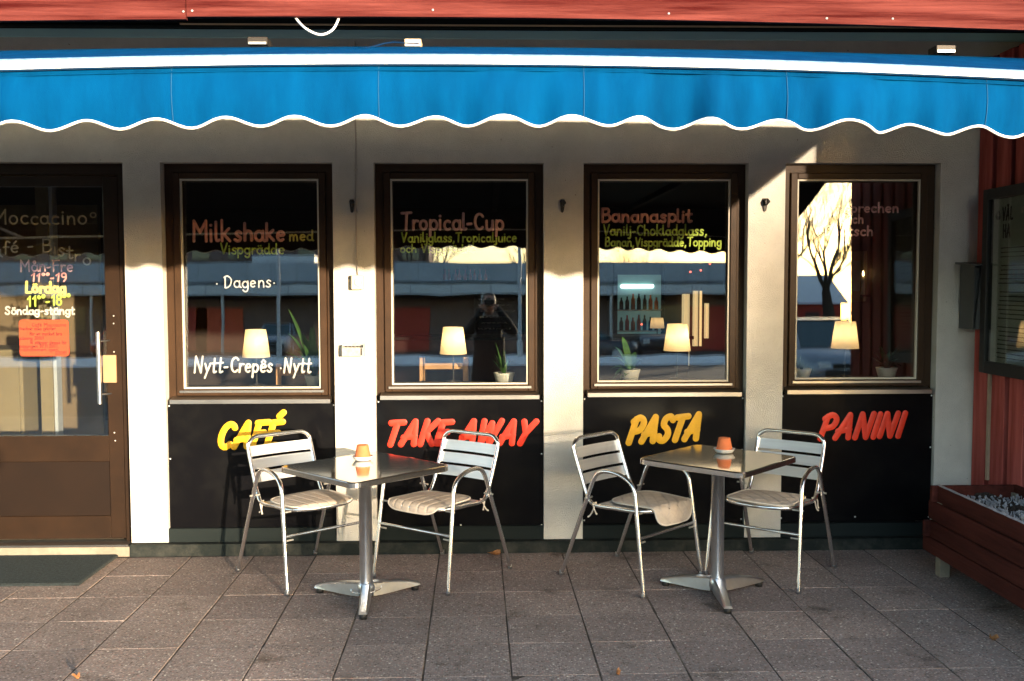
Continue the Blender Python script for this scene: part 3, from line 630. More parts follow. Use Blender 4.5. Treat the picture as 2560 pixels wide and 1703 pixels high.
pt = thing('wooden_planter', 'dark red wooden plank planter with snowy soil standing against the wooden wing', 'planter', (2.93, -1.5, 0))
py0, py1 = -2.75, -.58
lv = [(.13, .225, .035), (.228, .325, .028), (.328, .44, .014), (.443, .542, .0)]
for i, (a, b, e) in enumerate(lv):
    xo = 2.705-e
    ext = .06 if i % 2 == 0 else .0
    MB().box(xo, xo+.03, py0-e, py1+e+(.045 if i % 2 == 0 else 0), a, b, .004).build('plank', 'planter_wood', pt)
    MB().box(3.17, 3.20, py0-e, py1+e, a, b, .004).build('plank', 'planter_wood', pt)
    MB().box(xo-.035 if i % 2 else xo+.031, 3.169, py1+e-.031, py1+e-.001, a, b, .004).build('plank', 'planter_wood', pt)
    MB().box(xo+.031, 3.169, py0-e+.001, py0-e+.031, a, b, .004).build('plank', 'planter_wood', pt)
for x in (2.675, 3.12):
    for y in (py0+.06, (py0+py1)/2, py1-.05): MB().box(x+.031, x+.09, y-.03, y+.03, -.001, .5).build('leg', 'concrete_step', pt)
rn = random.Random(11)
sg = MB().grid(lambda u, v: (2.737+.43*u, py0+.03+(py1-py0-.065)*v, .475+.022*math.sin(9*u+3*v)+rn.uniform(-.012, .016)), 26, 110, smooth=False); sg.build('soil', 'soil', pt)
sn = MB()
for i in range(4200):
    x, y = rn.uniform(2.75, 3.155), rn.uniform(py0+.06, py1-.13); s_ = rn.uniform(.003, .009)
    if math.sin(x*31+2)*math.sin(y*17)+rn.uniform(-.8, .9) < -.1: continue
    z = .487+rn.uniform(-.008, .022); a = rn.uniform(0, 6)
    sn.add([(x+s_*math.cos(a+k*2.09), y+s_*1.3*math.sin(a+k*2.09), z) for k in range(3)]+[(x, y, z+s_*.7), (x, y, z-.02)], [(0, 1, 3), (1, 2, 3), (2, 0, 3), (1, 0, 4), (2, 1, 4), (0, 2, 4)], False)
sn.build('snow_crumbs', 'dirty_snow', pt, kind='stuff')
MB().grid(lambda u, v: (2.7065+.027*u, py0+.02+(py1-py0-.03)*v, .5435+.004*math.sin(math.pi*u)+.001*math.sin(v*90)), 4, 60).build('frost_edge', 'dirty_snow', pt)

# ------------------------------------------------------------------ awning
AX0, AX1, AY = -5.2, 2.96, -3.3
aw = thing('awning', 'blue fabric awning with white front bar and scalloped white-edged valance', 'awning', (-1, -2, 2.5))
zb_top = quad3([(lambda q: (q.x, q.z))(onY(u, v, AY-.03)) for u, v in ((0, 153), (1280, 141), (2560, 180))])
zb_low = quad3([(lambda q: (q.x, q.z))(onY(u, v, AY-.03)) for u, v in ((0, 175), (1280, 161), (2560, 197))])
mid_b = quad3([(lambda q: (q.x, q.z))(onY(u, v, AY)) for u, v in ((0, 319), (1280, 303.5), (2560, 332))])
SCX, SCP = onY(913, 300, AY).x, (onY(1430, 300, AY).x-onY(913, 300, AY).x)/3
def bottom(x): return mid_b(x)+.0145*math.cos(2*math.pi*(x-SCX)/SCP)
def fold(x, t):
    a = .010*math.sin(x*7.3)+.008*math.sin(x*17.1+1.3)+.006*math.sin(x*29+.4*math.sin(x*3))+.004*math.sin(x*53+2)
    return 1.7*a*t*(1.2-.4*t)*(1+.6*math.sin(x*1.7))
NX = 520
va = MB().grid(lambda u, v: (AX0+(AX1-AX0)*u, AY-.004-fold(AX0+(AX1-AX0)*u, 1-v)-.012*math.sin(math.pi*(1-v)), bottom(AX0+(AX1-AX0)*u)*(1-v)+(zb_low(AX0+(AX1-AX0)*u)+.002)*v), NX, 12)
va.build('valance', 'blue', aw)
tr = [(AX0+(AX1-AX0)*i/NX, AY-.004-fold(AX0+(AX1-AX0)*i/NX, 1), bottom(AX0+(AX1-AX0)*i/NX)) for i in range(NX+1)]
MB().tube(tr, .0045, 6).build('scallop_edging', 'white_trim', aw)
hm = [(AX0+(AX1-AX0)*i/120, AY-.009, zb_low(AX0+(AX1-AX0)*i/120)-.014) for i in range(121)]
MB().tube(hm, .0035, 5).build('hem', 'blue', aw)
def bar(x0, x1, n, name):
    prof = [(AY+a, b) for a, b in [(-.032, 0), (-.032, .27), (-.029, .31), (-.032, .35), (-.032, .58), (-.029, .62), (-.032, .66), (-.032, .93), (-.026, 1.), (.025, 1.), (.03, 0.)]]
    k = len(prof); vs = []
    for i in range(n+1):
        x = x0+(x1-x0)*i/n
        vs += [(x, a, zb_low(x)+b*(zb_top(x)-zb_low(x))) for a, b in prof]
    fs = [(i*k+j, i*k+(j+1) % k, (i+1)*k+(j+1) % k, (i+1)*k+j) for i in range(n) for j in range(k)]+[tuple(range(k)), tuple(range(n*k, (n+1)*k))[::-1]]
    MB().add(vs, fs).build(name, 'white_bar', aw)
XU = lambda u: AX0+(AX1-AX0)*u
MB().grid(lambda u, v: (XU(u), AY+.004-fold(XU(u), 1-v)-.010*math.sin(math.pi*(1-v)), (bottom(XU(u))+.006)*(1-v)+zb_low(XU(u))*v), NX, 8).build('shade_sheet', 'shade_sheet', aw)  # dark sheet added behind the valance as painted shade
for k in range(-9, 6):
    x = onY(948, 250, AY).x+k*(onY(1963, 250, AY).x-onY(948, 250, AY).x)/2
    if AX0 < x < AX1: MB().tube([(x, AY-.0055-fold(x, 1-v)-.012*math.sin(math.pi*(1-v)), bottom(x)*(1-v)+zb_low(x)*v) for v in [i/10 for i in range(11)]], .0013, 4).build('seam', 'seam', aw)
sx_ = onY(141, 165, AY-.03).x
bar(AX0, sx_-.002, 30, 'front_bar'); bar(sx_, AX1, 80, 'front_bar')
RY = -1.29; RZF = quad3([(lambda q: (q.x, q.z-.02))(onY(u, v, RY)) for u, v in ((0, 127), (1280, 118), (2560, 146))]); RZ = RZF(0)
MB().grid(lambda u, v: (AX0+(AX1-AX0)*u, AY+.015+(-AY-.015+RY)*v, (zb_top(AX0+(AX1-AX0)*u)-.006)*(1-v)+(RZF(AX0+(AX1-AX0)*u)+.02)*v-.018*math.sin(math.pi*v)+.003*math.sin(u*60)*math.sin(math.pi*v)), 200, 10).build('fabric', 'blue', aw)
MB().grid(lambda u, v: (XU(u), AY+.03+(-AY-.03+RY)*v, (zb_top(XU(u))-.012)*(1-v)+(RZF(XU(u))+.012)*v-.020*math.sin(math.pi*v)), 120, 8).build('shade_sheet', 'shade_sheet', aw)  # same painted shade below the roof cloth
MB().tube([(XU(i/40), RY+.02, RZF(XU(i/40))-.012) for i in range(41)], .030, 14).build('roller', 'blue', aw)
MB().tube([(AX0+(AX1-AX0)*i/60, AY+.022, zb_top(AX0+(AX1-AX0)*i/60)+.012) for i in range(61)], .006, 6).build('piping', mat('grey_blue_piping', (.12, .22, .33), .8, var=.3, vscale=40), aw)
for u, v, dx in ((650, 108, .05), (1034, 113, .042), (2352, 128, .05)):
    q = onY(u, v, -1.25); MB().box(q.x-dx, q.x+dx, -1.31, -1.21, q.z-.02, q.z+.018, .003).build('bracket', 'tan' if u == 1034 else 'dark_metal', aw); MB().box(q.x-dx*.9, q.x+dx*.9, -1.313, -1.3105, q.z-.02, q.z-.008).build('bracket_plate', 'tin', aw)
for x in (-4.6, 2.8):
    MB().tube(fillet([(x, RY+.02, RZ-.07), (x-.35, -2.3, 2.66), (x, AY+.04, zb_low(x)+.015)], .05), .022, 8).build('folding_arm', 'white_bar', aw)
q = onY(965, 126, AY+.2)
MB().grid(lambda u, v: (q.x-.11+.22*u, AY+.15+.04*v, q.z-.002+.02*u-.006*math.sin(8*u)+.006*v), 8, 2).build('loose_tape', 'white_trim', aw)
# white cable loop under the fascia
a = [onY(740, 46, FY), onY(765, 72, FY-.05), onY(800, 87, FY-.06), onY(830, 76, FY-.05), onY(846, 48, FY)]
a = [a[0]+Vector((-.02, .01, .05))]+a+[a[-1]+Vector((.004, .01, .05))]
tag(MB().tube(crv(a, 6), .006, 8).build('cable_loop', 'white_cable'), 'white cable hanging in a loop below the red fascia board', 'cable')

# ------------------------------------------------------------------ fittings on the pillars
sk = thing('wall_socket', 'cream switch box with round opening on the pillar right of the CAFÉ board', 'socket', (-.839, 0, 1.77))
c = onY(894, 706, -.05); MB().box(c.x-.042, c.x+.036, -.055, -.001, c.z-.047, c.z+.047, .006).build('case', 'socket', sk)
MB().lathe([(.026, -.004), (.026, .003), (.021, .004), (.018, -.003), (0, -.004)], n=20).xf(Matrix.Translation((c.x+.006, -.056, c.z)) @ Matrix.Rotation(R(90), 4, 'X')).build('round_cover', 'socket', sk)
cb = thing('wall_cable', 'thin grey cable running down the pillar into the cream switch box', 'cable', (-.84, -.006, 2.3))
MB().tube(crv([(-.832, -.008, 3.3), (-.836, -.008, 2.6), (-.841, -.008, 2.3), (-.836, -.008, 2.0), (-.836, -.008, 1.9), (c.x+.002, -.02, c.z+.046)], 8), .005, 6).build('wire', 'cable', cb)
for z in (2.49, 2.22, 1.92): MB().box(-.848, -.826, -.013, -.001, z-.006, z+.006, .002).build('clip', 'socket', cb)
ab = thing('tin_wall_box', 'small open metal box with slots on the sunlit pillar left of the TAKE AWAY window', 'wall box', (-.865, 0, 1.29))
A, B = onY(857, 857, -.02), onY(912, 890, -.02)
f = MB(); f.box(A.x, B.x, -.006, -.001, B.z, A.z+.003); f.box(A.x, A.x+.004, -.06, -.006, B.z, A.z-.012); f.box(B.x-.004, B.x, -.06, -.006, B.z, A.z-.012); f.box(A.x, B.x, -.063, -.06, B.z, A.z-.03); f.box(A.x+.004, B.x-.004, -.06, -.006, B.z, B.z+.004); f.build('case', 'tin', ab)
for i in range(5): MB().box(A.x+.012+i*.025, A.x+.026+i*.025, -.055, -.010, A.z-.026, A.z-.022).build('bar', 'dark_metal', ab)
MB().box(B.x-.022, B.x-.012, -.0645, -.0632, B.z+.008, A.z-.034).build('catch', 'dark_metal', ab)
for (u, v), wh in (((879, 515), 'beside the cable on the pillar right of the Milkshake window'), ((1406, 515), 'on the pillar between the Tropical-Cup and Bananasplit windows'), ((1914, 512), 'on the pillar left of the window with the tree reflection')):
    q = onY(u, v, -.02); h = thing('wall_hook', 'small dark metal hook bracket '+wh, 'hook', (q.x, 0, q.z), group='hook brackets on the pillars')
    MB().prism([(-.016, .032), (-.010, .042), (.010, .042), (.017, .030), (.016, .006), (.008, -.036), (0, -.044), (-.008, -.036)], 'y', -.012, -.001).build('plate', 'dark_metal', h, world=False)
    MB().tube(crv([(.004, -.01, .0), (.006, -.045, .004), (.008, -.055, .018), (.008, -.045, .032), (.008, -.028, .034)], 4), .006, 8).build('hook', 'black', h, world=False)
    MB().lathe([(0, -.012), (.009, -.008), (.012, 0), (.009, .008), (0, .012)], c=(.01, -.05, .018), n=10).build('knob', 'black', h, world=False)

# doormat
a, b = onZ(308, 1374, .012), onZ(204, 1458, .012)
dm = thing('doormat', 'dark blue-green ribbed doormat in front of the brown door', 'doormat', (-2.9, -.35, 0))
MB().box(-3.75, -2.39, -.66, -.052, -.002, .012, .003).build('base', 'mat_rib', dm)
rb = MB()
for i in range(44): rb.box(-3.745, -2.395, -.655+i*.0137, -.649+i*.0137, .0121, .016)
rb.build('ribs', 'mat_rib', dm)

# ------------------------------------------------------------------ tables
def rsq(h, r, n=5):
    out = []
    for cx, cy, a0 in ((h-r, h-r, 0), (-h+r, h-r, 90), (-h+r, -h+r, 180), (h-r, -h+r, 270)): out += [(cx+r*math.cos(R(a0+90*k/n)), cy+r*math.sin(R(a0+90*k/n))) for k in range(n+1)]
    return out
def table(x, y, z, side, rot, leg_a, label):
    t = thing('bistro_table', label, 'table', (x, y, 0), group='square steel bistro tables')
    top = rsq(side/2, .05); Rm = Matrix.Rotation(rot, 4, 'Z')
    rings = [(1, -.034, -.008), (1, -.030, 0), (1, -.006, 0), (1, -.001, -.003), (1, 0, -.009)]
    vs = []
    for _, dz, ins in rings: vs += [(a*(1+ins/(side/2)), b*(1+ins/(side/2)), z+dz) for a, b in top]
    n = len(top); fs = [(i*n+k, i*n+(k+1) % n, (i+1)*n+(k+1) % n, (i+1)*n+k) for i in range(len(rings)-1) for k in range(n)]+[tuple(range(n))[::-1]]
    MB().add(vs, fs, False).xf(Rm).build('rim', 'steel_rim', t, world=False)
    ins = 1-.009/(side/2)
    MB().add([(a*ins, b*ins, z-.0005) for a, b in top], [tuple(range(n))]).xf(Rm).build('top_plate', 'steel_top', t, world=False)
    MB().lathe([(.09, z-.05), (.09, z-.036)], n=24).lathe([(.036, .075), (.036, z-.05), (.09, z-.048)], n=24).build('column', 'alu_cast', t, world=False)
    MB().lathe([(.03, .02), (.046, .045), (.048, .078), (.040, .096), (.0365, .10)], n=24).build('hub', 'alu_cast', t, world=False)
    for k in range(3):
        a = leg_a+k*2*math.pi/3; vs = []; prof = [(.03, .022, .098, .030), (.08, .020, .094, .030), (.16, .022, .085, .029), (.25, .026, .068, .027), (.31, .028, .050, .025), (.335, .028, .042, .023)]
        for r_, lo, hi, hw in prof: vs += [(r_, -hw, lo), (r_, hw, lo), (r_, hw*.9, hi-.008), (r_, hw*.6, hi), (r_, -hw*.6, hi), (r_, -hw*.9, hi-.008)]
        m = 6; fs = [(i*m+j, i*m+(j+1) % m, (i+1)*m+(j+1) % m, (i+1)*m+j) for i in range(len(prof)-1) for j in range(m)]+[tuple(range(m))[::-1], tuple(range(5*m, 6*m))]
        lg = MB().add(vs, fs).xf(Matrix.Rotation(a, 4, 'Z')).build('leg', 'alu_cast', t, world=False)
        ft = MB().lathe([(.0, -.001), (.021, -.001), (.022, .02), (.018, .029)], c=(.312*math.cos(a), .312*math.sin(a), 0), n=14).build('rubber_foot', 'rubber', lg, world=False)
    return t
T1 = (-.678, -.962, .755); T2 = (1.30, -.93, .783)
t1 = table(*T1, .68, R(45), R(-86), 'square steel bistro table standing before the sunlit pillar, between the CAFÉ and TAKE AWAY boards')
t2 = table(*T2, .655, R(47), R(-93), 'square steel bistro table standing in front of the PASTA board')
MB().tube([(.085*math.cos(t/24*6.2832), .085*math.sin(t/24*6.2832), .062+.006*math.cos(t/24*6.2832)) for t in range(24)], .0025, 5, closed=True).build('wire_ring', 'alu', t1, world=False)
def pot_on(u, v, z, where):
    q = onZ(u, v, z)
    s_ = MB().lathe([(0, .001), (.042, .001), (.050, .008), (.060, .024), (.062, .026), (.058, .026), (.046, .008), (0, .006)], c=(q.x, q.y, z)).build('pot_saucer', 'saucer'); tag(s_, 'white saucer under the upturned clay pot on '+where, 'saucer', 'white saucers on the tables')
    p = MB().lathe([(.0435, .007), (.047, .008), (.047, .024), (.0445, .026), (.0335, .086), (.031, .089), (.010, .088), (.007, .080), (0, .080)], c=(q.x, q.y, z)).build('clay_pot', 'terracotta'); tag(p, 'small upturned terracotta pot on '+where, 'flower pot', 'upturned clay pots on the tables')
pot_on(835*1.0861, 1065*1.0861-6, T1[2], 'the left table'); pot_on(1667*1.0861, 1048*1.0861-6, T2[2], 'the right table')

# ------------------------------------------------------------------ chairs
def make_chair(label, loc, rz, first=None):
    t = thing('bistro_chair', label, 'chair', (*loc, 0), rz, 'aluminium armchairs at the tables')
    if first:
        for ch in first.children:
            c_ = ch.copy(); col.objects.link(c_); c_.parent = t
            for g in ch.children: d_ = g.copy(); col.objects.link(d_); d_.parent = c_
        return t
    hw = .215; rt = .0125
    # back and seat loop
    side = lambda s_: [(-.265, s_*(hw-.0), .755), (-.205, s_*hw, .60), (-.160, s_*hw, .50), (-.105, s_*hw, .452), (.05, s_*hw, .455), (.17, s_*(hw+.002), .460)]
    loop = [(-.282, 0, .825), (-.282, -.10, .825), (-.280, -.165, .822), (-.272, -.205, .795)]+side(-1)+[(.245, -.18, .462), (.288, -.10, .463), (.300, 0, .463), (.288, .10, .463), (.245, .18, .462)]+side(1)[::-1]+[(-.272, .205, .795), (-.280, .165, .822), (-.282, .10, .825)]
    P = [Vector(p) for p in loop]; n = len(P); pts = []
    for i in range(n):
        p0, p1, p2, p3 = P[i-1], P[i], P[(i+1) % n], P[(i+2) % n]
        for k in range(5):
            u = k/5; pts.append(.5*((2*p1)+(p2-p0)*u+(2*p0-5*p1+4*p2-p3)*u*u+(3*p1-p0-3*p2+p3)*u**3))
    MB().tube(pts, rt, 10, closed=True).build('seat_and_back_loop', 'alu', t, world=False)
    for s_ in (-1, 1):
        path = fillet([(.31, s_*.288, 0.012), (.225, s_*.268, .628), (.10, s_*.262, .676), (-.055, s_*.258, .672), (-.315, s_*.272, .012)], [0, .09, .08, .09, 0], 6)
        lg = MB().tube(path, .0125, 10).build('arm_and_legs', 'alu', t, world=False)
        for q in ((.31, s_*.288), (-.315, s_*.272)): MB().lathe([(0, -.001), (.013, -.001), (.0145, .012), (.0132, .03)], c=(q[0], q[1], 0), n=10).build('foot_cap', 'alu_cast', lg, world=False)
        for x_, z_ in ((-.118, .50), (.248, .46), (.268, .30)): MB().tube([(x_, s_*.222, z_), (x_, s_*.287, z_)], .0055, 8).build('bolt', 'tin', lg, world=False)
    MB().tube([(.268, -.27, .325), (.268, .27, .325)], .009, 8).build('stretcher', 'alu', t, world=False)
    # back slats
    for zc in (.738, .662, .586):
        def fn(u, v, zc=zc):
            y_ = (u-.5)*2*(hw-.004); z_ = zc-.030+.060*v; x_ = -.215-(z_-.60)*.36-.016*(1-(y_/hw)**2)
            return (x_, y_, z_)
        g = MB().grid(fn, 12, 2); g.grid(lambda u, v: tuple(Vector(fn(1-u, v))+Vector((-.004, 0, 0))), 12, 2)
        g.grid(lambda u, v: tuple(Vector(fn(u, 1))+Vector((-.004*v, 0, 0))), 12, 1); g.grid(lambda u, v: tuple(Vector(fn(1-u, 0))+Vector((-.004*v, 0, 0))), 12, 1)
        g.build('back_slat', 'alu_brush', t, world=False)
    for k in range(6):
        x_ = -.085+k*.058; hwk = hw-.004 if x_ < .19 else hw-.03
        MB().box(x_, x_+.05, -hwk, hwk, .452, .460, .002).build('seat_slat', 'alu_brush', t, world=False)
    return t
CH = [((-1.12, -.455), -49, 'aluminium slat chair in front of the CAFÉ board, left of its table'), ((-.267, -.478), -127, 'aluminium slat chair in front of the TAKE AWAY board'),
      ((.862, -.568), -45.7, 'aluminium slat chair at the white pillar left of the PASTA board'), ((1.737, -.51), -129, 'aluminium slat chair in front of the pillar between the PASTA and PANINI boards')]
chairs = []
for l_, a_, lb in CH: chairs.append(make_chair(lb, l_, R(a_), chairs[0] if chairs else None))
def cushion(i, x0, ln, flap, wmax, sk_, diag, label):
    l_, a_, _ = CH[i]
    t = thing('seat_cushion', label, 'cushion', (*l_, .46), R(a_), 'quilted cushions on the chairs')
    N = 84
    def mid(u, v):
        s_ = (u-.5)*2; tt = v; w_ = wmax*(max(0, 1-abs(2*tt-1)**5.5))**.34
        y_ = s_*w_+sk_; d = x0+ln*tt; bend_ = .292-.35*(y_*y_)*1.6-.004
        dome = .007*(1-s_*s_)
        if d < bend_: p = Vector((d, y_, .474+dome+.004*math.sin(7*y_+9*d))); nn = Vector((0, 0, 1))
        else:
            e = d-bend_; r_ = .022; a = min(e/r_, 1.45); q = Vector((bend_+r_*math.sin(a), y_, .474-r_+r_*math.cos(a)+dome*(1-a/1.45)))
            if e/r_ > 1.45: q += Vector((.10*(e-r_*1.45), 0, -(e-r_*1.45)))
            p = q; nn = Vector((math.sin(a), 0, math.cos(a)))
        a1 = (d*diag[0]+y_*diag[1])/.062; a2 = (d*diag[2]+y_*diag[3])/.062
        def dip(x): f_ = abs(x-round(x)); return math.exp(-(f_/.075)**2)
        q_ = max(dip(a1), dip(a2) if diag[2] or diag[3] else 0)
        edge = min(1, 5*(1-abs(s_)))*min(1, 7*min(tt, 1-tt)); th = (.003+.006*edge)*(1-.62*q_)
        return p, nn, th
    top = MB().grid(lambda u, v: tuple(mid(u, v)[0]+mid(u, v)[1]*mid(u, v)[2]-Vector((0, 0, .46))), N, N); top.grid(lambda u, v: tuple(mid(1-u, v)[0]-mid(1-u, v)[1]*mid(1-u, v)[2]*.4-Vector((0, 0, .46))), N, N)
    top.build('pad', 'cushion', t, world=False)
    ed = [mid(1, k/60)[0] for k in range(61)]+[mid(0, 1-k/60)[0] for k in range(61)]
    MB().tube([e-Vector((0, 0, .457)) for e in ed], .006, 6).build('piping', 'cushion_edge', t, world=False)
    rr = random.Random(i)
    for s_ in (-1, 1):
        for k in range(2):
            b_ = Vector((-.10, s_*.205, .005)); d_ = Vector((rr.uniform(-.05, .03), s_*rr.uniform(.0, .03), -rr.uniform(.06, .10)))
            MB().tube(crv([b_, b_+d_*.35+Vector((.018*(k*2-1), .01*s_, .012)), b_+d_*.8+Vector((.01*(k*2-1), 0, 0)), b_+d_], 4), [.004]*10+[.005]*3, 6).build('tie', 'cushion_edge', t, world=False)
    return t
cushion(0, -.09, .40, 0, .20, -.005, (0, 1, 0, 0), 'beige quilted cushion on the chair in front of the CAFÉ board')
cushion(1, -.075, .415, 0, .20, .0, (0, 1, 0, 0), 'beige quilted cushion on the chair in front of the TAKE AWAY board')
cushion(2, -.07, .475, 0, .19, .025, (.7, .7, .7, -.7), 'beige quilted cushion hanging over the front of the chair left of the PASTA board')
cushion(3, -.08, .365, 0, .20, 0, (.7, .7, .7, -.7), 'beige quilted cushion on the chair nearest the PANINI board')

# ------------------------------------------------------------------ things behind the glass
SILL = [w_[1][2]-.02 for w_ in W]
def lamp(i, u, v0, v1, where, off=(0, 0)):
    y = .40; a, b = onY(u, v0, y), onY(u, v1, y); zt, zb = a.z, b.z; x = (a.x+b.x)/2; zs = SILL[i]
    t = thing('table_lamp', 'lit table lamp with cream pleated shade '+where, 'lamp', (x, y, zs), group='lit lamps in the windows')
    pl = MB().lathe([(.090, zb), (.0905, zb+.004), (.067, zt-.004), (.0665, zt)], c=(x, y, 0), n=60, rmod=lambda k: 1.0+(.035 if k % 2 else -.035)); pl.build('shade', 'shade', t)
    MB().lathe([(0, zs+.001), (.055, zs+.001), (.052, zs+.012), (.012, zs+.02), (.006, zs+.03), (.006, zb+.05), (.012, zb+.055)], c=(x, y, 0), n=16).build('stem', 'dark_metal', t)
    MB().lathe([(.0, zb+.055), (.014, zb+.06), (.022, zb+.09), (.018, zb+.11), (0, zb+.122)], c=(x, y, 0), n=12).build('bulb', 'bulb', t)
    ld = bpy.data.lights.new('lamp_light', 'POINT'); ld.energy = .13; ld.color = (1, .68, .36); ld.shadow_soft_size = .03
    lo = bpy.data.objects.new('lamp_light', ld); col.objects.link(lo); lo.location = (x+off[0], y+off[1], zb+.115); lo.parent = t; lo.matrix_parent_inverse = WM(t).inverted()
    return t
lamp(0, 640, 824, 893, 'behind the Nytt-Crepês lettering', (.004, .0)); lamp(1, 1133, 818, 885, "before the photographer's reflection in the TAKE AWAY window", (.022, -.01)); lamp(2, 1693, 810, 877, 'in the window above the PASTA board', (.028, -.012)); lamp(3, 2113, 804, 871, 'in the window above the PANINI board', (.0, .012))
def plant(i, u, y, pw, ph, leaves, label, lm='leaf', potm='pot_white'):
    q = onY(u, 900, y); zs = SILL[i]; t = thing('potted_plant', label, 'plant', (q.x, y, zs), group='potted plants on the inner sills')
    MB().lathe([(0, .001), (pw*.38, .001), (pw*.5, ph-.01), (pw*.52, ph), (pw*.47, ph), (pw*.44, ph-.015), (0, ph-.018)], n=20).build('pot', potm, t, world=False)
    rl_ = random.Random(u); leaves = leaves+[(az+rl_.uniform(-70, 70), ln*rl_.uniform(.55, 1.0), up*rl_.uniform(.7, 1.1), wd*rl_.uniform(.6, 1.1), droop*rl_.uniform(.6, 1.8)) for (az, ln, up, wd, droop) in leaves for _ in range(2)]
    for (az, ln, up, wd, droop) in leaves:
        c_, s_ = math.cos(R(az)), math.sin(R(az))
        def fn(u_, v_):
            tt = v_; w_ = wd*math.sin(math.pi*min(1, .06+.94*tt))**.8*(1-.3*tt); h = ln*(1-up*.5)*tt; z = ph-.02+ln*up*tt-droop*tt*tt*ln
            k = (u_-.5)*2
            return (c_*h-s_*k*w_, s_*h+c_*k*w_, z+.25*abs(k)*w_)
        MB().grid(fn, 4, 10).build('leaf', lm, t, world=False)
    return t
plant(0, 785, .36, .13, .08, [(172, .44, 1.15, .036, .45), (165, .50, 1.25, .036, .30), (190, .36, .9, .03, .4), (60, .26, 1.2, .025, .2), (100, .32, 1.3, .025, .15), (250, .3, 1.1, .024, .3)], 'broad-leaved plant in a pale pot at the right of the Milkshake window')
plant(1, 1260, .33, .14, .075, [(80, .16, 1.3, .014, .2), (120, .15, 1.2, .013, .25), (200, .17, 1.2, .015, .3), (300, .14, 1.1, .014, .3), (20, .13, 1.1, .013, .3), (160, .19, 1.35, .014, .15)], 'upright-leaved plant in a white pot at the right of the Tropical-Cup window')
plant(2, 1576, .36, .135, .08, [(185, .20, .6, .035, .5), (160, .24, .9, .035, .5), (205, .16, .4, .04, .5), (60, .22, 1.1, .03, .5), (20, .2, 1.0, .03, .6), (110, .30, 1.2, .03, .4), (175, .12, .3, .04, .6)], 'trailing green plant in a grey pot at the left of the Bananasplit window')
plant(3, 2004, .32, .13, .07, [(80, .1, 1.2, .014, .1), (200, .1, 1.2, .014, .1)], 'small white pot with low stubs at the left of the PANINI window', 'leaf_dark')
plant(3, 2217, .33, .14, .075, [(az, .2, 1.2-.2*(k % 3), .018, .35) for k, az in enumerate(range(0, 360, 36))], 'dark spiky plant in a white pot at the right of the PANINI window', 'leaf_dark')
def wood_chair(x, y, rz, z, label):
    t = thing('wooden_chair', label, 'chair', (x, y, .02), rz, 'wooden chairs inside the cafe')
    for s_ in (-1, 1):
        MB().box(s_*.16-.02, s_*.16+.02, -.02, .02, 0, z, .003).build('back_post', 'pale_wood', t, world=False); MB().box(s_*.16-.02, s_*.16+.02, .36, .40, 0, .44, .003).build('leg', 'pale_wood', t, world=False)
    MB().box(-.14, .14, -.012, .012, z-.09, z-.045, .003).build('top_rail', 'pale_wood', t, world=False); MB().box(-.14, .14, -.01, .01, z-.22, z-.18, .003).build('lower_rail', 'pale_wood', t, world=False)
    MB().box(-.2, .2, -.019, .42, .441, .47, .004).build('seat', 'pale_wood', t, world=False)
q = onY(1110, 930, .85); wood_chair(q.x, .85, 0, 1.20, 'pale wooden chair back behind the lamp in the TAKE AWAY window')
q = onY(752, 940, .95); wood_chair(q.x, .95, R(8), 1.15, 'pale wooden chair back at the lower right of the Milkshake window')
# back of the room seen through the third window
fr = thing('display_fridge', 'lit glass display fridge far inside, seen through the Bananasplit window', 'fridge', (1.85, 5.6, 0))
MB().box(1.52, 2.14, 5.35, 5.95, .02, 2.0, .01).build('cabinet', 'darkgreen', fr); MB().box(1.57, 2.09, 5.335, 5.348, .5, 1.86).build('lit_back', 'fridge', fr)
MB().box(1.60, 2.00, 5.30, 5.33, 1.70, 1.745, .012).build('tube', 'tube_light', fr)
for z in (.9, 1.18, 1.43):
    MB().box(1.57, 2.09, 5.28, 5.334, z, z+.015).build('shelf', 'galv', fr)
rr = random.Random(2)
mbd = thing('menu_blackboard', 'dark chalk menu board on the back wall behind the photographer reflection', 'board', (.2, 6.15, 1.2))
a_, b_ = onY(1185, 735, 6.14), onY(1312, 905, 6.14)
MB().box(a_.x, b_.x, 6.14, 6.19, b_.z, a_.z, .006).build('board', 'black', mbd)
rc_ = random.Random(4); ck = MB()
for i in range(9):
    zz = a_.z-.07-.075*i; xx = a_.x+.05+rc_.uniform(0, .05)
    while xx < a_.x+rc_.uniform(.3, .58):
        w2 = rc_.uniform(.02, .07); ck.stroke([(xx+w2*t/4, zz+.012*math.sin(t*2.4+xx*40)) for t in range(5)], .0035, .001); xx += w2+.022
ck.v = [(p[0], p[1]+6.1385, p[2]) for p in ck.v]; ck.build('chalk_writing', 't_white', mbd, kind='stuff')
for z, nm_ in ((.915, 'lower'), (1.195, 'middle'), (1.445, 'upper')):
    for k in range(7):
        x = 1.61+k*.07; m_ = ['store_red', 'darkgreen', 'terracotta', 'dark_metal'][rr.randrange(4)]; h_ = rr.uniform(.12, .19)
        o = MB().lathe([(0, 0), (.024, 0), (.024, h_*.6), (.010, h_*.8), (.010, h_), (0, h_)], c=(x, 5.305, z), n=8).build('bottle', m_); tag(o, f'small bottle on the {nm_} shelf of the lit display fridge', 'bottle', 'bottles in the display fridge')
cu = thing('curtain', 'cream curtain in strips glowing in place of daylight far inside behind the right window lamp', 'curtain', (2.7, 6.1, 0))
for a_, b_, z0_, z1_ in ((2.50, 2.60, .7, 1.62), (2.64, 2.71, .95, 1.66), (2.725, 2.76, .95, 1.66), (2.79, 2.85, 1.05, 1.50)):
    MB().grid(lambda u, v: (a_+(b_-a_)*u, 6.12-.012*math.sin(u*9), z0_+(z1_-z0_)*v), 10, 2).build('drape', 'curtain_glow', cu)
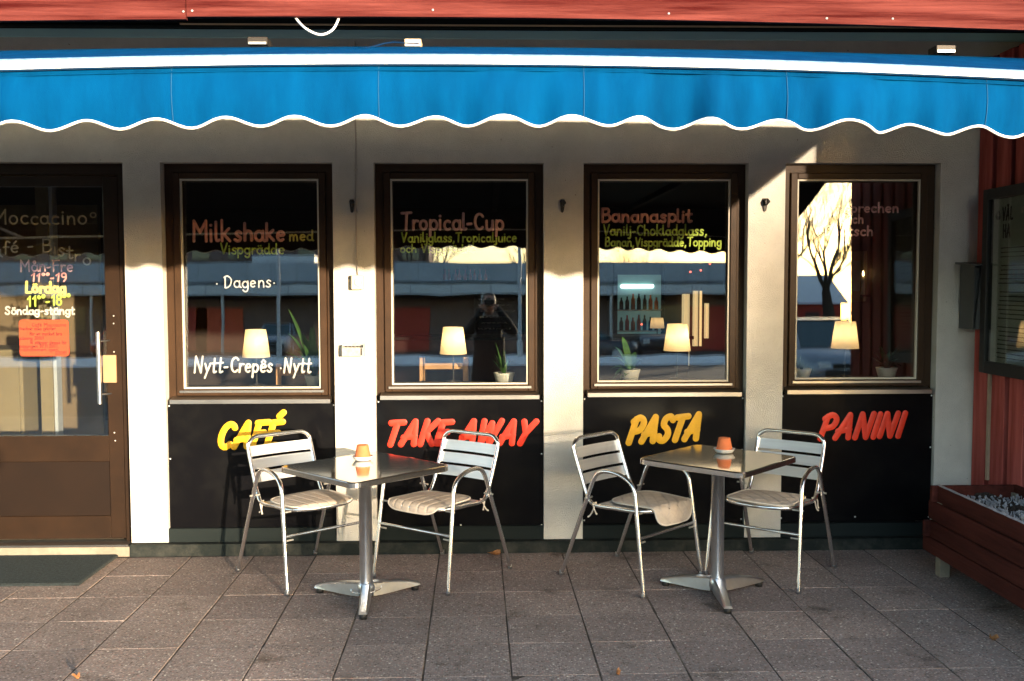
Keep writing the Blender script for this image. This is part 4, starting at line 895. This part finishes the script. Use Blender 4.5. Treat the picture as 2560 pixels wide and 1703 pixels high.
sc_ = onY(1643, 812, 5.0)
t = thing('wall_lamp', 'small cream shaded lamp standing on the bar far inside', 'lamp', (sc_.x, 5.0, sc_.z-.1)); MB().lathe([(.085, -.06), (.07, .06)], c=(sc_.x, 5.0, sc_.z+.02), n=24).build('shade', 'shade', t); MB().lathe([(.05, -.13), (.05, -.12), (.006, -.11), (.006, -.02)], c=(sc_.x, 5.0, sc_.z), n=12).build('stem', 'dark_metal', t)
ld = bpy.data.lights.new('wall_lamp_light', 'POINT'); ld.energy = .06; ld.color = (1, .7, .38); ld.shadow_soft_size = .03; lo = bpy.data.objects.new('wall_lamp_light', ld); col.objects.link(lo); lo.location = (sc_.x, 5.0, sc_.z+.03); lo.parent = t; lo.matrix_parent_inverse = WM(t).inverted()
br = thing('bar_counter', 'dark red bar counter across the back of the cafe', 'counter', (.5, 4.8, 0)); MB().box(-1.2, 2.3, 4.7, 5.15, .02, 1.12, .01).build('front', mat('bar_red', (.06, .014, .012), .5), br); MB().box(-1.25, 2.35, 4.66, 5.2, 1.121, 1.16, .006).build('worktop', 'dark_metal', br)
for k in range(9):
    q = onY(1110+k*13+rr.uniform(-3, 3), 694, 5.6); o = MB().lathe([(0, 0), (.02, 0), (.022, .05), (.006, .09), (.006, .13), (0, .13)], c=(q.x, 5.6, q.z-.03), n=8).build('lit_bottle', 'store_red'); tag(o, 'small red bottle on the shelf deep inside the TAKE AWAY window', 'bottle', 'red bottles on the back shelf')
a_, b_ = onY(1100, 700, 5.6), onY(1240, 700, 5.6); sh = MB().box(a_.x, b_.x, 5.5, 5.75, a_.z-.045, a_.z-.025).build('back_shelf', 'dark_metal'); tag(sh, 'dark shelf carrying red bottles deep inside the TAKE AWAY window', 'shelf')
for u, v in ((1775, 660), (1752, 676), (1726, 680), (1604, 811), (2110, 716)):
    q = onY(u, v, 4.2); o = MB().lathe([(0, -.012), (.01, -.006), (.012, 0), (.01, .006), (0, .012)], c=(q.x, 4.2, q.z), n=8).build('fairy_light', 'red_light'); tag(o, 'tiny glowing red light inside the cafe', 'light', 'red fairy lights')
# picture and candle on the inner side wall
pc = thing('wall_picture', 'framed picture on the dark inner wall seen through the PANINI window', 'picture', (3.19, 2.0, 1.8)); f = MB(); f.box(3.17, 3.199, 1.80, 2.16, 1.60, 2.03, .004); f.build('frame', 'cream', pc); MB().box(3.165, 3.169, 1.88, 2.08, 1.69, 1.95).build('print', 'pic_blue', pc)
cn = thing('wall_candle', 'burning white candle in a holder on the dark inner wall', 'candle', (3.14, 1.74, 1.66)); MB().lathe([(0, 1.66), (.016, 1.66), (.016, 1.80), (0, 1.805)], c=(3.14, 1.74, 0), n=12).build('candle', 'wax', cn); MB().lathe([(0, 1.812), (.009, 1.825), (.006, 1.85), (0, 1.865)], c=(3.14, 1.74, 0), n=8).build('flame', 'flame', cn); MB().box(3.12, 3.199, 1.73, 1.75, 1.645, 1.658).build('holder', 'dark_metal', cn)
# cream fittings behind the door
ps = onY(127, 900, .95); o = thing('cream_post', 'cream painted post standing just inside the glazed door', 'post', (ps.x, .95, 0)); MB().box(ps.x-.06, ps.x+.03, .90, 1.02, .02, 2.7, .004).build('shaft', 'cream', o); MB().box(ps.x+.031, ps.x+.055, .92, 1.0, .02, 2.7).build('edge_strip', 'galv', o)
cb_ = thing('cream_cabinet', 'cream cabinet inside at the left edge of the door glass', 'cabinet', (-3.8, 1.1, 0)); r_ = onY(57, 960, .95); MB().box(-4.6, r_.x, .95, 1.5, .021, 1.28, .006).build('carcass', 'cream', cb_); MB().box(-4.58, r_.x-.02, .935, .949, .1, 1.24, .003).build('front', 'cream', cb_)
lc = thing('letter_panel', 'tan upright panel inside the door behind the lettering', 'panel', (-3.5, 1.6, 0)); MB().box(-4.4, -3.15, 1.7, 1.75, .021, 2.4).build('sheet', mat('tan_panel', (.16, .11, .06), .8), lc); MB().box(-4.4, -3.15, 1.68, 1.7, 2.25, 2.4).build('top_strip', 'cream', lc)

# ------------------------------------------------------------------ street opposite (seen in the window reflections)
SB = -44
st = thing('long_store', 'long low store with blue bands and red doors, reflected in the cafe windows', 'building', (-14, SB-4, 0))
X0, X1 = -46, 13.5
MB().box(X0, X1, SB-14, SB, -.045, 3.4).build('wall', 'store_wall', st)
MB().box(X0-.3, X1+.3, SB-14.2, SB+.25, 3.55, 4.55).build('roof_fascia', 'store_blue', st)
MB().box(X0-.3, X1+.3, SB-13.9, SB+.02, 3.4, 3.549).build('recess', 'store_dark', st)
MB().box(X0-.3, X1+.3, SB+.05, SB+2.2, 2.85, 3.34).build('canopy', 'store_light', st)
MB().box(X0, X1, SB+.06, SB+2.0, 2.80, 2.849).build('canopy_soffit', 'store_dark', st)
for k in range(48): MB().box(X0+k*1.25, X0+k*1.25+.05, SB+.2505, SB+.262, 3.56, 4.54).build('panel_seam', 'store_seam', st)
for k in range(30): MB().box(X0+k*2+.2, X0+k*2+.26, SB+2.2005, SB+2.215, 2.86, 3.33).build('panel_seam', 'store_blue', st)
MB().grid(lambda u, v: (X0-.2+(X1-X0+.4)*u, SB+.1+2.0*v, 3.345+.05*math.sin(math.pi*v)+.02*math.sin(u*300)), 160, 4).build('canopy_snow', 'dirty_snow', st)
for u, wd, m_ in ((482, 1.6, 'store_red'), (552, 2.4, 'orange_red'), (1010, 2.6, 'store_red'), (1250, 1.8, 'store_wall'), (1780, 2.2, 'store_red')):
    x = (u-1217)/2443*50.3
    MB().box(x-wd/2, x+wd/2, SB+.003, SB+.06, .0, 2.25).build('door', m_, st)
for x in (-33, -27.5, -22, 3.0, 9.5): MB().box(x-1.5, x+1.5, SB+.004, SB+.04, .9, 2.3).build('window', 'car_glass', st)
for k in range(10): MB().tube([(X0+1+k*6.4, SB+2.05, -.04), (X0+1+k*6.4, SB+2.05, 2.82)], .08, 8).build('canopy_post', 'galv', st)
MB().box(-12.5, -9.2, SB-5, SB-2, 4.551, 5.05).build('roof_unit', 'store_light', st)
sb = MB().grid(lambda u, v: (-60+120*u, -29.6+1.2*v, -.05+.30*math.sin(math.pi*v)*(1+.12*math.sin(u*150)+.1*math.sin(u*410))), 240, 6); o = sb.build('snow_bank', 'snow'); o['kind'] = 'stuff'; o['label'] = 'low grey-white snow bank along the kerb across the street'
for u, zt in ((697, 7.0), (1300, 7.0)):
    x = (u-1217)/2443*35.2
    lp = thing('street_lamp', 'grey lamp post across the street reflected at the right of the '+('Milkshake' if u < 1000 else 'Tropical-Cup')+' window', 'lamp post', (x, -28.9, -.045), group='lamp posts across the street')
    MB().lathe([(.10, 0), (.10, .8), (.065, .85), (.05, zt), (0, zt)], n=12).build('pole', 'galv', lp, world=False); MB().tube(crv([(0, 0, zt-.2), (0, .3, zt), (0, 1.2, zt+.1)], 4), .035, 8).build('arm', 'galv', lp, world=False); MB().box(-.12, .12, 1.1, 1.7, zt+.04, zt+.16, .03).build('lantern', 'grey_box', lp, world=False)
rh = thing('red_house', 'small dark red house with snowy roof beyond the trees, reflected in the PANINI window', 'building', (19, -56, 0))
MB().box(14.8, 22.5, -62, -55, -.045, 2.6).build('wall', 'store_red', rh); MB().prism([(-54.6, 2.55), (-58.5, 4.6), (-62.4, 2.55)], 'x', 14.4, 22.9).build('roof', 'snow', rh); MB().box(17, 18.2, -54.99, -54.94, 1.0, 2.1).build('window', 'car_glass', rh); MB().box(20.2, 21.1, -54.99, -54.94, 0, 2.05).build('door', 'store_dark', rh)
for (x, y, w_, h_, m_, lb) in ((-38, -78, 66, 9.5, 'store_wall', 'brown apartment block far behind the store'), (62, -90, 18, 7.0, 'store_light', 'pale block far behind the red house')):
    b_ = thing('far_block', lb, 'building', (x, y, 0)); MB().box(x-w_/2, x+w_/2, y-8, y, -.045, h_).build('wall', m_, b_); MB().box(x-w_/2-.3, x+w_/2+.3, y-8.3, y+.3, h_+.001, h_+.3).build('roof', 'store_dark', b_)
    for r2 in range(int(h_//3)):
        for k in range(int(w_//3)): MB().box(x-w_/2+.8+k*3, x-w_/2+2.2+k*3, y+.004, y+.05, .9+r2*3, 2.3+r2*3).build('window', 'car_glass', b_)

hs = thing('sun_block_house', 'unseen tall gabled house added to block the low sun, right of the red house', 'building', (30, -50, 0))  # unseen house added to keep low sun off the paving and right-hand boards
MB().box(24.5, 36.5, -48.6, -46, -.045, 5.6).build('wall', 'store_wall', hs); MB().prism([(24.1, 5.50), (30.5, 8.15), (36.9, 5.50), (30.5, 7.9)], 'y', -48.9, -45.7).build('roof', 'store_dark', hs); MB().prism([(24.5, 5.601), (36.5, 5.601), (30.5, 7.88)], 'y', -48.59, -46.01).build('gable', 'store_wall', hs)
for k in range(4):
    for z_ in (.9, 3.4): MB().box(25.2+k*2.8, 26.4+k*2.8, -45.99, -45.94, z_, z_+1.3).build('window', 'car_glass', hs)
# cars
def car(name, loc, rz, paint, label, H=1.5, L_=4.3, Wd=1.72):
    t = thing(name, label, 'car', loc, rz)
    h = Wd/2
    secs = [(-2.15, .45, .62, .30, .80), (-2.05, .30, .80, .25, .92), (-1.5, .28, .92, .22, .98), (-1.1, .28, .96, .2, 1.0), (0, .26, .96, .2, 1.0), (.9, .26, .95, .2, 1.0), (1.3, .28, .90, .22, .98), (1.9, .30, .78, .26, .95), (2.12, .40, .66, .30, .82)]
    k_ = L_/4.3; vs = []
    for x, lo, hi, _, wf in secs:
        w_ = h*wf; lo_ = lo*.8+.02; hi_ = hi*H/1.5
        vs += [(x*k_, -w_*.94, lo_), (x*k_, -w_, lo_+.15), (x*k_, -w_, hi_-.12), (x*k_, -w_*.88, hi_), (x*k_, w_*.88, hi_), (x*k_, w_, hi_-.12), (x*k_, w_, lo_+.15), (x*k_, w_*.94, lo_)]
    n = len(secs); fs = [(i*8+j, i*8+(j+1) % 8, (i+1)*8+(j+1) % 8, (i+1)*8+j) for i in range(n-1) for j in range(8)]+[tuple(range(8))[::-1], tuple(range((n-1)*8, n*8))]
    MB().add(vs, fs, True).build('body', paint, t, world=False)
    b0 = .93*H/1.5
    def cab(x0, x1, z0, z1, w0, w1): return None
    P = {'fb': (1.18*k_, h*.84, b0), 'ft': (.42*k_, h*.68, H-.04), 'rt': (-1.0*k_, h*.68, H-.05), 'rb': (-1.62*k_, h*.84, b0)}
    def quad(a, b, c, d, m_, nm, off=0): MB().add([a, b, c, d], [(0, 1, 2, 3)]).build(nm, m_, t, world=False)
    fbp, ftp, rtp, rbp = P['fb'], P['ft'], P['rt'], P['rb']
    mir_ = lambda q: (q[0], -q[1], q[2])
    rv = []
    for x, w_, z in ((ftp[0]+.04, ftp[1]*.98, ftp[2]), (ftp[0]-.25, ftp[1], H), (rtp[0]+.25, rtp[1], H), (rtp[0]-.04, rtp[1]*.98, rtp[2])): rv += [(x, -w_, z-.02), (x, -w_*.8, z+.01), (x, w_*.8, z+.01), (x, w_, z-.02)]
    MB().add(rv, [(i*4+j, i*4+j+1, (i+1)*4+j+1, (i+1)*4+j) for i in range(3) for j in range(3)], True).build('roof', paint, t, world=False)
    quad(fbp, ftp, mir_(ftp), mir_(fbp), 'car_glass', 'windscreen'); quad(rbp, rtp, mir_(rtp), mir_(rbp), 'car_glass', 'rear_window')
    for s_ in (1, -1):
        f_ = (lambda q: q) if s_ > 0 else mir_
        quad(f_(fbp), f_(ftp), f_(rtp), f_(rbp), 'car_glass', 'side_window')
        MB().tube([f_(fbp), f_(ftp)], .035, 6).build('pillar', paint, t, world=False); MB().tube([f_(rbp), f_(rtp)], .045, 6).build('pillar', paint, t, world=False); MB().tube([f_((-.2*k_, h*.84, b0)), f_((-.25*k_, h*.69, H-.04))], .035, 6).build('pillar', paint, t, world=False)
        for x in (-1.32*k_, 1.36*k_):
            wh = MB().lathe([(.0, -.09), (.22, -.10), (.31, -.08), (.32, 0), (.31, .08), (.22, .10), (0, .09)], n=20).xf(Matrix.Translation((x, s_*(h-.11), .32)) @ Matrix.Rotation(R(90), 4, 'X')).build('wheel', 'rubber', t, world=False)
            MB().lathe([(0, 0), (.19, 0), (.2, .015), (0, .03)], n=14).xf(Matrix.Translation((x, s_*(h-.005), .32)) @ Matrix.Rotation(R(-90*s_), 4, 'X')).build('rim', 'galv', wh, world=False)
        MB().box(1.98*k_, 2.13*k_, s_*h*.62-.14, s_*h*.62+.14, .58, .72, .03).build('headlight', 'headlight', t, world=False); MB().box(-2.14*k_, -2.02*k_, s_*h*.68-.12, s_*h*.68+.12, .62, .80, .03).build('tail_light', 'store_red', t, world=False)
        MB().box(.95*k_, 1.1*k_, s_*(h+.02)-.07, s_*(h+.02)+.07, .92, 1.04, .03).build('wing_mirror', paint, t, world=False)
    MB().box(2.06*k_, 2.19*k_, -.55, .55, .40, .56, .03).build('bumper', 'black', t, world=False); MB().box(2.08*k_, 2.14*k_, -.4, .4, .58, .68, .01).build('grille', 'black', t, world=False)
    return t
car('parked_car', (7.3, -15.2, -.045), R(88), 'car_grey', 'grey-blue car facing the cafe, reflected in the PANINI window', H=1.60, L_=4.5, Wd=1.8)
car('parked_car', (3.6, -31.0, -.045), R(4), 'car_dark', 'dark car parked across the street, reflected at the left of the Bananasplit window', H=1.42)

car('parked_car', (-16.5, -38.5, -.045), R(92), 'store_red', 'red car parked in front of the store, reflected in the Milkshake window', H=1.45)
car('parked_car', (-9.6, -38.8, -.045), R(87), 'car_grey', 'grey car parked in front of the store between the lamp posts', H=1.5)
car('parked_car', (7.6, -38.2, -.045), R(91), 'car_dark', 'dark car parked in front of the right end of the store', H=1.5)
# bare trees
def tree_mesh(seed, height, spread=1.0, thick=.024, rmin=.0045, maxlev=5):
    rg = random.Random(seed); trunk = MB(); tw = MB()
    def grow(p, d, ln, r, lev):
        n = 4 if lev < 2 else 3; path = [p]; rad = [r]; q = p.copy(); dd = d.copy()
        for k in range(n):
            dd = (dd+Vector((rg.uniform(-1, 1), rg.uniform(-1, 1), rg.uniform(-.4, .7)))*(.16 if lev < 2 else .26)).normalized(); q = q+dd*(ln/n); path.append(q.copy()); rad.append(r*(1-.45*(k+1)/n))
        (trunk if lev < 1 else tw).tube(path, rad, 7 if lev < 1 else (5 if lev < 3 else 3), caps=False)
        if lev >= maxlev: return
        nb_ = rg.choice([3, 4, 4]) if lev < 4 else 3
        for k in range(nb_):
            i = n-rg.choice([0, 0, 1, 2]) if lev else n-rg.choice([0, 0, 1]); base = path[max(1, i)]
            ax = dd.orthogonal().normalized(); ax.rotate(Matrix.Rotation(rg.uniform(0, 6.28), 3, dd)); nd = dd.copy(); nd.rotate(Matrix.Rotation(R(rg.uniform(18, 48)*spread), 3, ax)); nd.z += .12; nd.normalize()
            grow(base, nd, ln*rg.uniform(.62, .86), max(rmin, rad[max(1, i)]*rg.uniform(.55, .78)), lev+1)
    grow(Vector((0, 0, 0)), Vector((0, 0, 1)), height*.27, height*thick, 0)
    return trunk, tw
TM = []
for sd, hh, sp, tk, rm, ml in ((4, 11.5, .75, .040, .016, 4), (9, 12.0, .60, .034, .009, 5), (15, 9.0, 1.1, .022, .006, 5), (23, 10.0, .95, .028, .012, 6)):
    a_, b_ = tree_mesh(sd, hh, sp, tk, rm, ml); TM.append((a_, b_))
TREES = [(16.6, -46, 0, 1.1, 0, 'reflected in the PANINI window, left one of a pair'), (19.3, -48, 1, 1.05, 3.2, 'reflected in the PANINI window, right one of a pair'), (27.6, -38, 2, 1.0, 2.2, 'just right of the reflected pair'),
         (27.9, -44, 3, 1.0, .7, 'in the unseen far clump added to thin the sun, front one'), (36.2, -57, 3, 1.3, 3.1, 'in the unseen far clump added to thin the sun, middle one'), (38.4, -60, 3, 1.4, 5.2, 'in the unseen far clump added to thin the sun, rear one'), (33.8, -52.5, 3, 1.2, 2.3, 'in the unseen far clump added to thin the sun, right-hand one'),  # dense clump added out of view to dim the sun on the right pillars
         (-6, -66, 1, 1.1, .4, 'behind the store roof above the TAKE AWAY window'), (3, -64, 0, 1.0, 1.9, 'behind the store roof above the pole in the TAKE AWAY window'), (10, -63, 2, 1.1, .9, 'behind the right end of the store roof'), (-16, -68, 2, 1.3, 3.0, 'behind the left part of the store roof'), (-24, -66, 0, 1.3, 2.0, 'behind the far left of the store roof'), (-11, -67, 0, 1.2, 4.0, 'behind the store roof beside the roof unit')]
TD = {}
for x, y, k, s_, rz, wh in TREES:
    t = thing('bare_tree', 'leafless winter tree '+wh, 'tree', (x, y, -.06), rz, 'leafless trees across the street')
    if k not in TD:
        TD[k] = (TM[k][0].build('trunk', 'bark', t, world=False), TM[k][1].build('crown', 'bark', t, world=False)); os_ = TD[k]
    else:
        os_ = []
        for src in TD[k]: o = bpy.data.objects.new(src.name.split('.')[0], src.data); col.objects.link(o); o.parent = t; os_.append(o)
    t.scale = (s_, s_, s_)

# ------------------------------------------------------------------ the photographer (seen reflected in the second window)
pn = thing('person', 'person in dark coat holding a camera up, reflected in the TAKE AWAY window', 'person', (0.03, -6.62, -.003))
def skin_mesh(name, verts, edges, rad, m, parent, sub=2):
    me = bpy.data.meshes.new(name); me.from_pydata(verts, edges, []); o = bpy.data.objects.new(name, me); col.objects.link(o); o.parent = parent
    me.materials.append(M[m]); md = o.modifiers.new('skin', 'SKIN'); md.use_smooth_shade = True
    for i, r_ in enumerate(rad):
        sv = me.skin_vertices[0].data[i]; sv.radius = r_ if isinstance(r_, tuple) else (r_, r_); sv.use_root = (i == 0)
    s2 = o.modifiers.new('sub', 'SUBSURF'); s2.levels = sub; s2.render_levels = sub
    return o
# local frame: the person faces +y; camera at z 1.763
V_ = [(0, 0, .98), (0, 0, 1.15), (0, 0, 1.34), (0, 0, 1.50), (0, .01, 1.58), (-.10, 0, .93), (-.11, .02, .50), (-.12, -.02, .09), (-.12, .13, .04), (.10, 0, .93), (.11, .01, .50), (.12, -.02, .09), (.13, .13, .04),
      (-.19, 0, 1.50), (-.33, .04, 1.28), (-.13, .17, 1.60), (-.085, .185, 1.70), (.19, 0, 1.50), (.36, .05, 1.33), (.18, .17, 1.60), (.095, .185, 1.72)]
E_ = [(0, 1), (1, 2), (2, 3), (3, 4), (0, 5), (5, 6), (6, 7), (7, 8), (0, 9), (9, 10), (10, 11), (11, 12), (3, 13), (13, 14), (14, 15), (15, 16), (3, 17), (17, 18), (18, 19), (19, 20)]
RD = [(.19, .14), (.18, .13), (.19, .13), (.15, .10), (.07, .07), .10, .075, .055, .045, .10, .075, .055, .045, .085, .068, .050, .036, .085, .068, .050, .036]
bd = skin_mesh('body', V_, E_, RD, 'coat', pn)
ct = MB().lathe([(.25, .62), (.245, .80), (.225, 1.0), (.21, 1.15), (.215, 1.3)], n=20).xf(Matrix.Diagonal((1, .68, 1, 1))); ct.build('coat_skirt', 'coat', pn, world=False)
hd = MB().lathe([(0, -.125), (.035, -.118), (.055, -.09), (.068, -.04), (.076, .02), (.075, .07), (.058, .11), (.03, .128), (0, .132)], n=24)
hd.v = [(x*.98, y*1.12+(.012 if y > 0 else 0), z) for x, y, z in hd.v]; hd.xf(Matrix.Translation((0, .045, 1.735))); h_ = hd.build('head', 'skin', pn, world=False)
MB().add([(-.014, .128, 1.715), (.014, .128, 1.715), (0, .152, 1.705), (0, .125, 1.755)], [(0, 1, 2), (1, 3, 2), (3, 0, 2)], True).build('nose', 'skin', h_, world=False)
for s_ in (-1, 1): MB().lathe([(0, -.012), (.012, -.008), (.022, 0), (.012, .008), (0, .012)], n=10).xf(Matrix.Translation((s_*.078, .035, 1.735)) @ Matrix.Rotation(R(90), 4, 'Y') @ Matrix.Diagonal((1.4, .8, 1, 1))).build('ear', 'skin', h_, world=False); MB().lathe([(0, -.011), (.008, -.006), (.011, 0), (.008, .006), (0, .011)], c=(s_*.032, .118, 1.748), n=8).build('eye', 'saucer', h_, world=False)
MB().box(-.022, .022, .118, .124, 1.672, 1.679, .002).build('mouth', 'store_red', h_, world=False)
ha = MB().lathe([(.084, -.06), (.090, .0), (.090, .06), (.076, .11), (.045, .14), (0, .152)], n=22); rg = random.Random(8)
ha.v = [(x*(1+rg.uniform(-.04, .05)), y*1.13*(1+rg.uniform(-.04, .05))-.012, z+rg.uniform(-.006, .008)) for x, y, z in ha.v]; ha.xf(Matrix.Translation((0, .03, 1.742))); ha.build('hair', 'hair', pn, world=False)
for s_ in (-1, 1):
    w0 = Vector((s_*.095, .178, 1.70)); hn = MB().lathe([(0, -.045), (.022, -.035), (.032, 0), (.028, .03), (0, .042)], c=tuple(w0), n=10); hn.build('palm', 'skin', bd, world=False)
    for k in range(4):
        z = 1.725-.019*k*(1 if s_ > 0 else 1)+.012; a = Vector((s_*.095, .19, z)); b = Vector((s_*.083, .222, z+.003)); c2 = Vector((s_*(.055-.004*abs(k-1)), .226, z+.002)); MB().tube([a, a.lerp(b, .6)+Vector((s_*.008, .004, 0)), b, c2], [.009, .009, .0085, .007], 8).build('finger', 'skin', bd, world=False)
    MB().tube([(s_*.09, .165, 1.69), (s_*.075, .15, 1.70), (s_*.055, .155, 1.715)], [.010, .010, .008], 8).build('thumb', 'skin', bd, world=False)
cm = thing('hand_camera', 'black camera held up to the face of the reflected photographer', 'camera', (0.03, -6.62+.19, 1.763))
MB().box(-.065, .065, -.03, .02, -.045, .035, .006).build('case', 'black', cm, world=False); MB().box(-.022, .022, -.025, .015, .035, .058, .006).build('viewfinder', 'black', cm, world=False)
MB().lathe([(.034, 0), (.034, .02), (.030, .034), (.024, .036), (.022, .028), (0, .028)], n=20).xf(Matrix.Translation((0, .02, -.006)) @ Matrix.Rotation(R(-90), 4, 'X')).build('lens', 'dark_metal', cm, world=False)
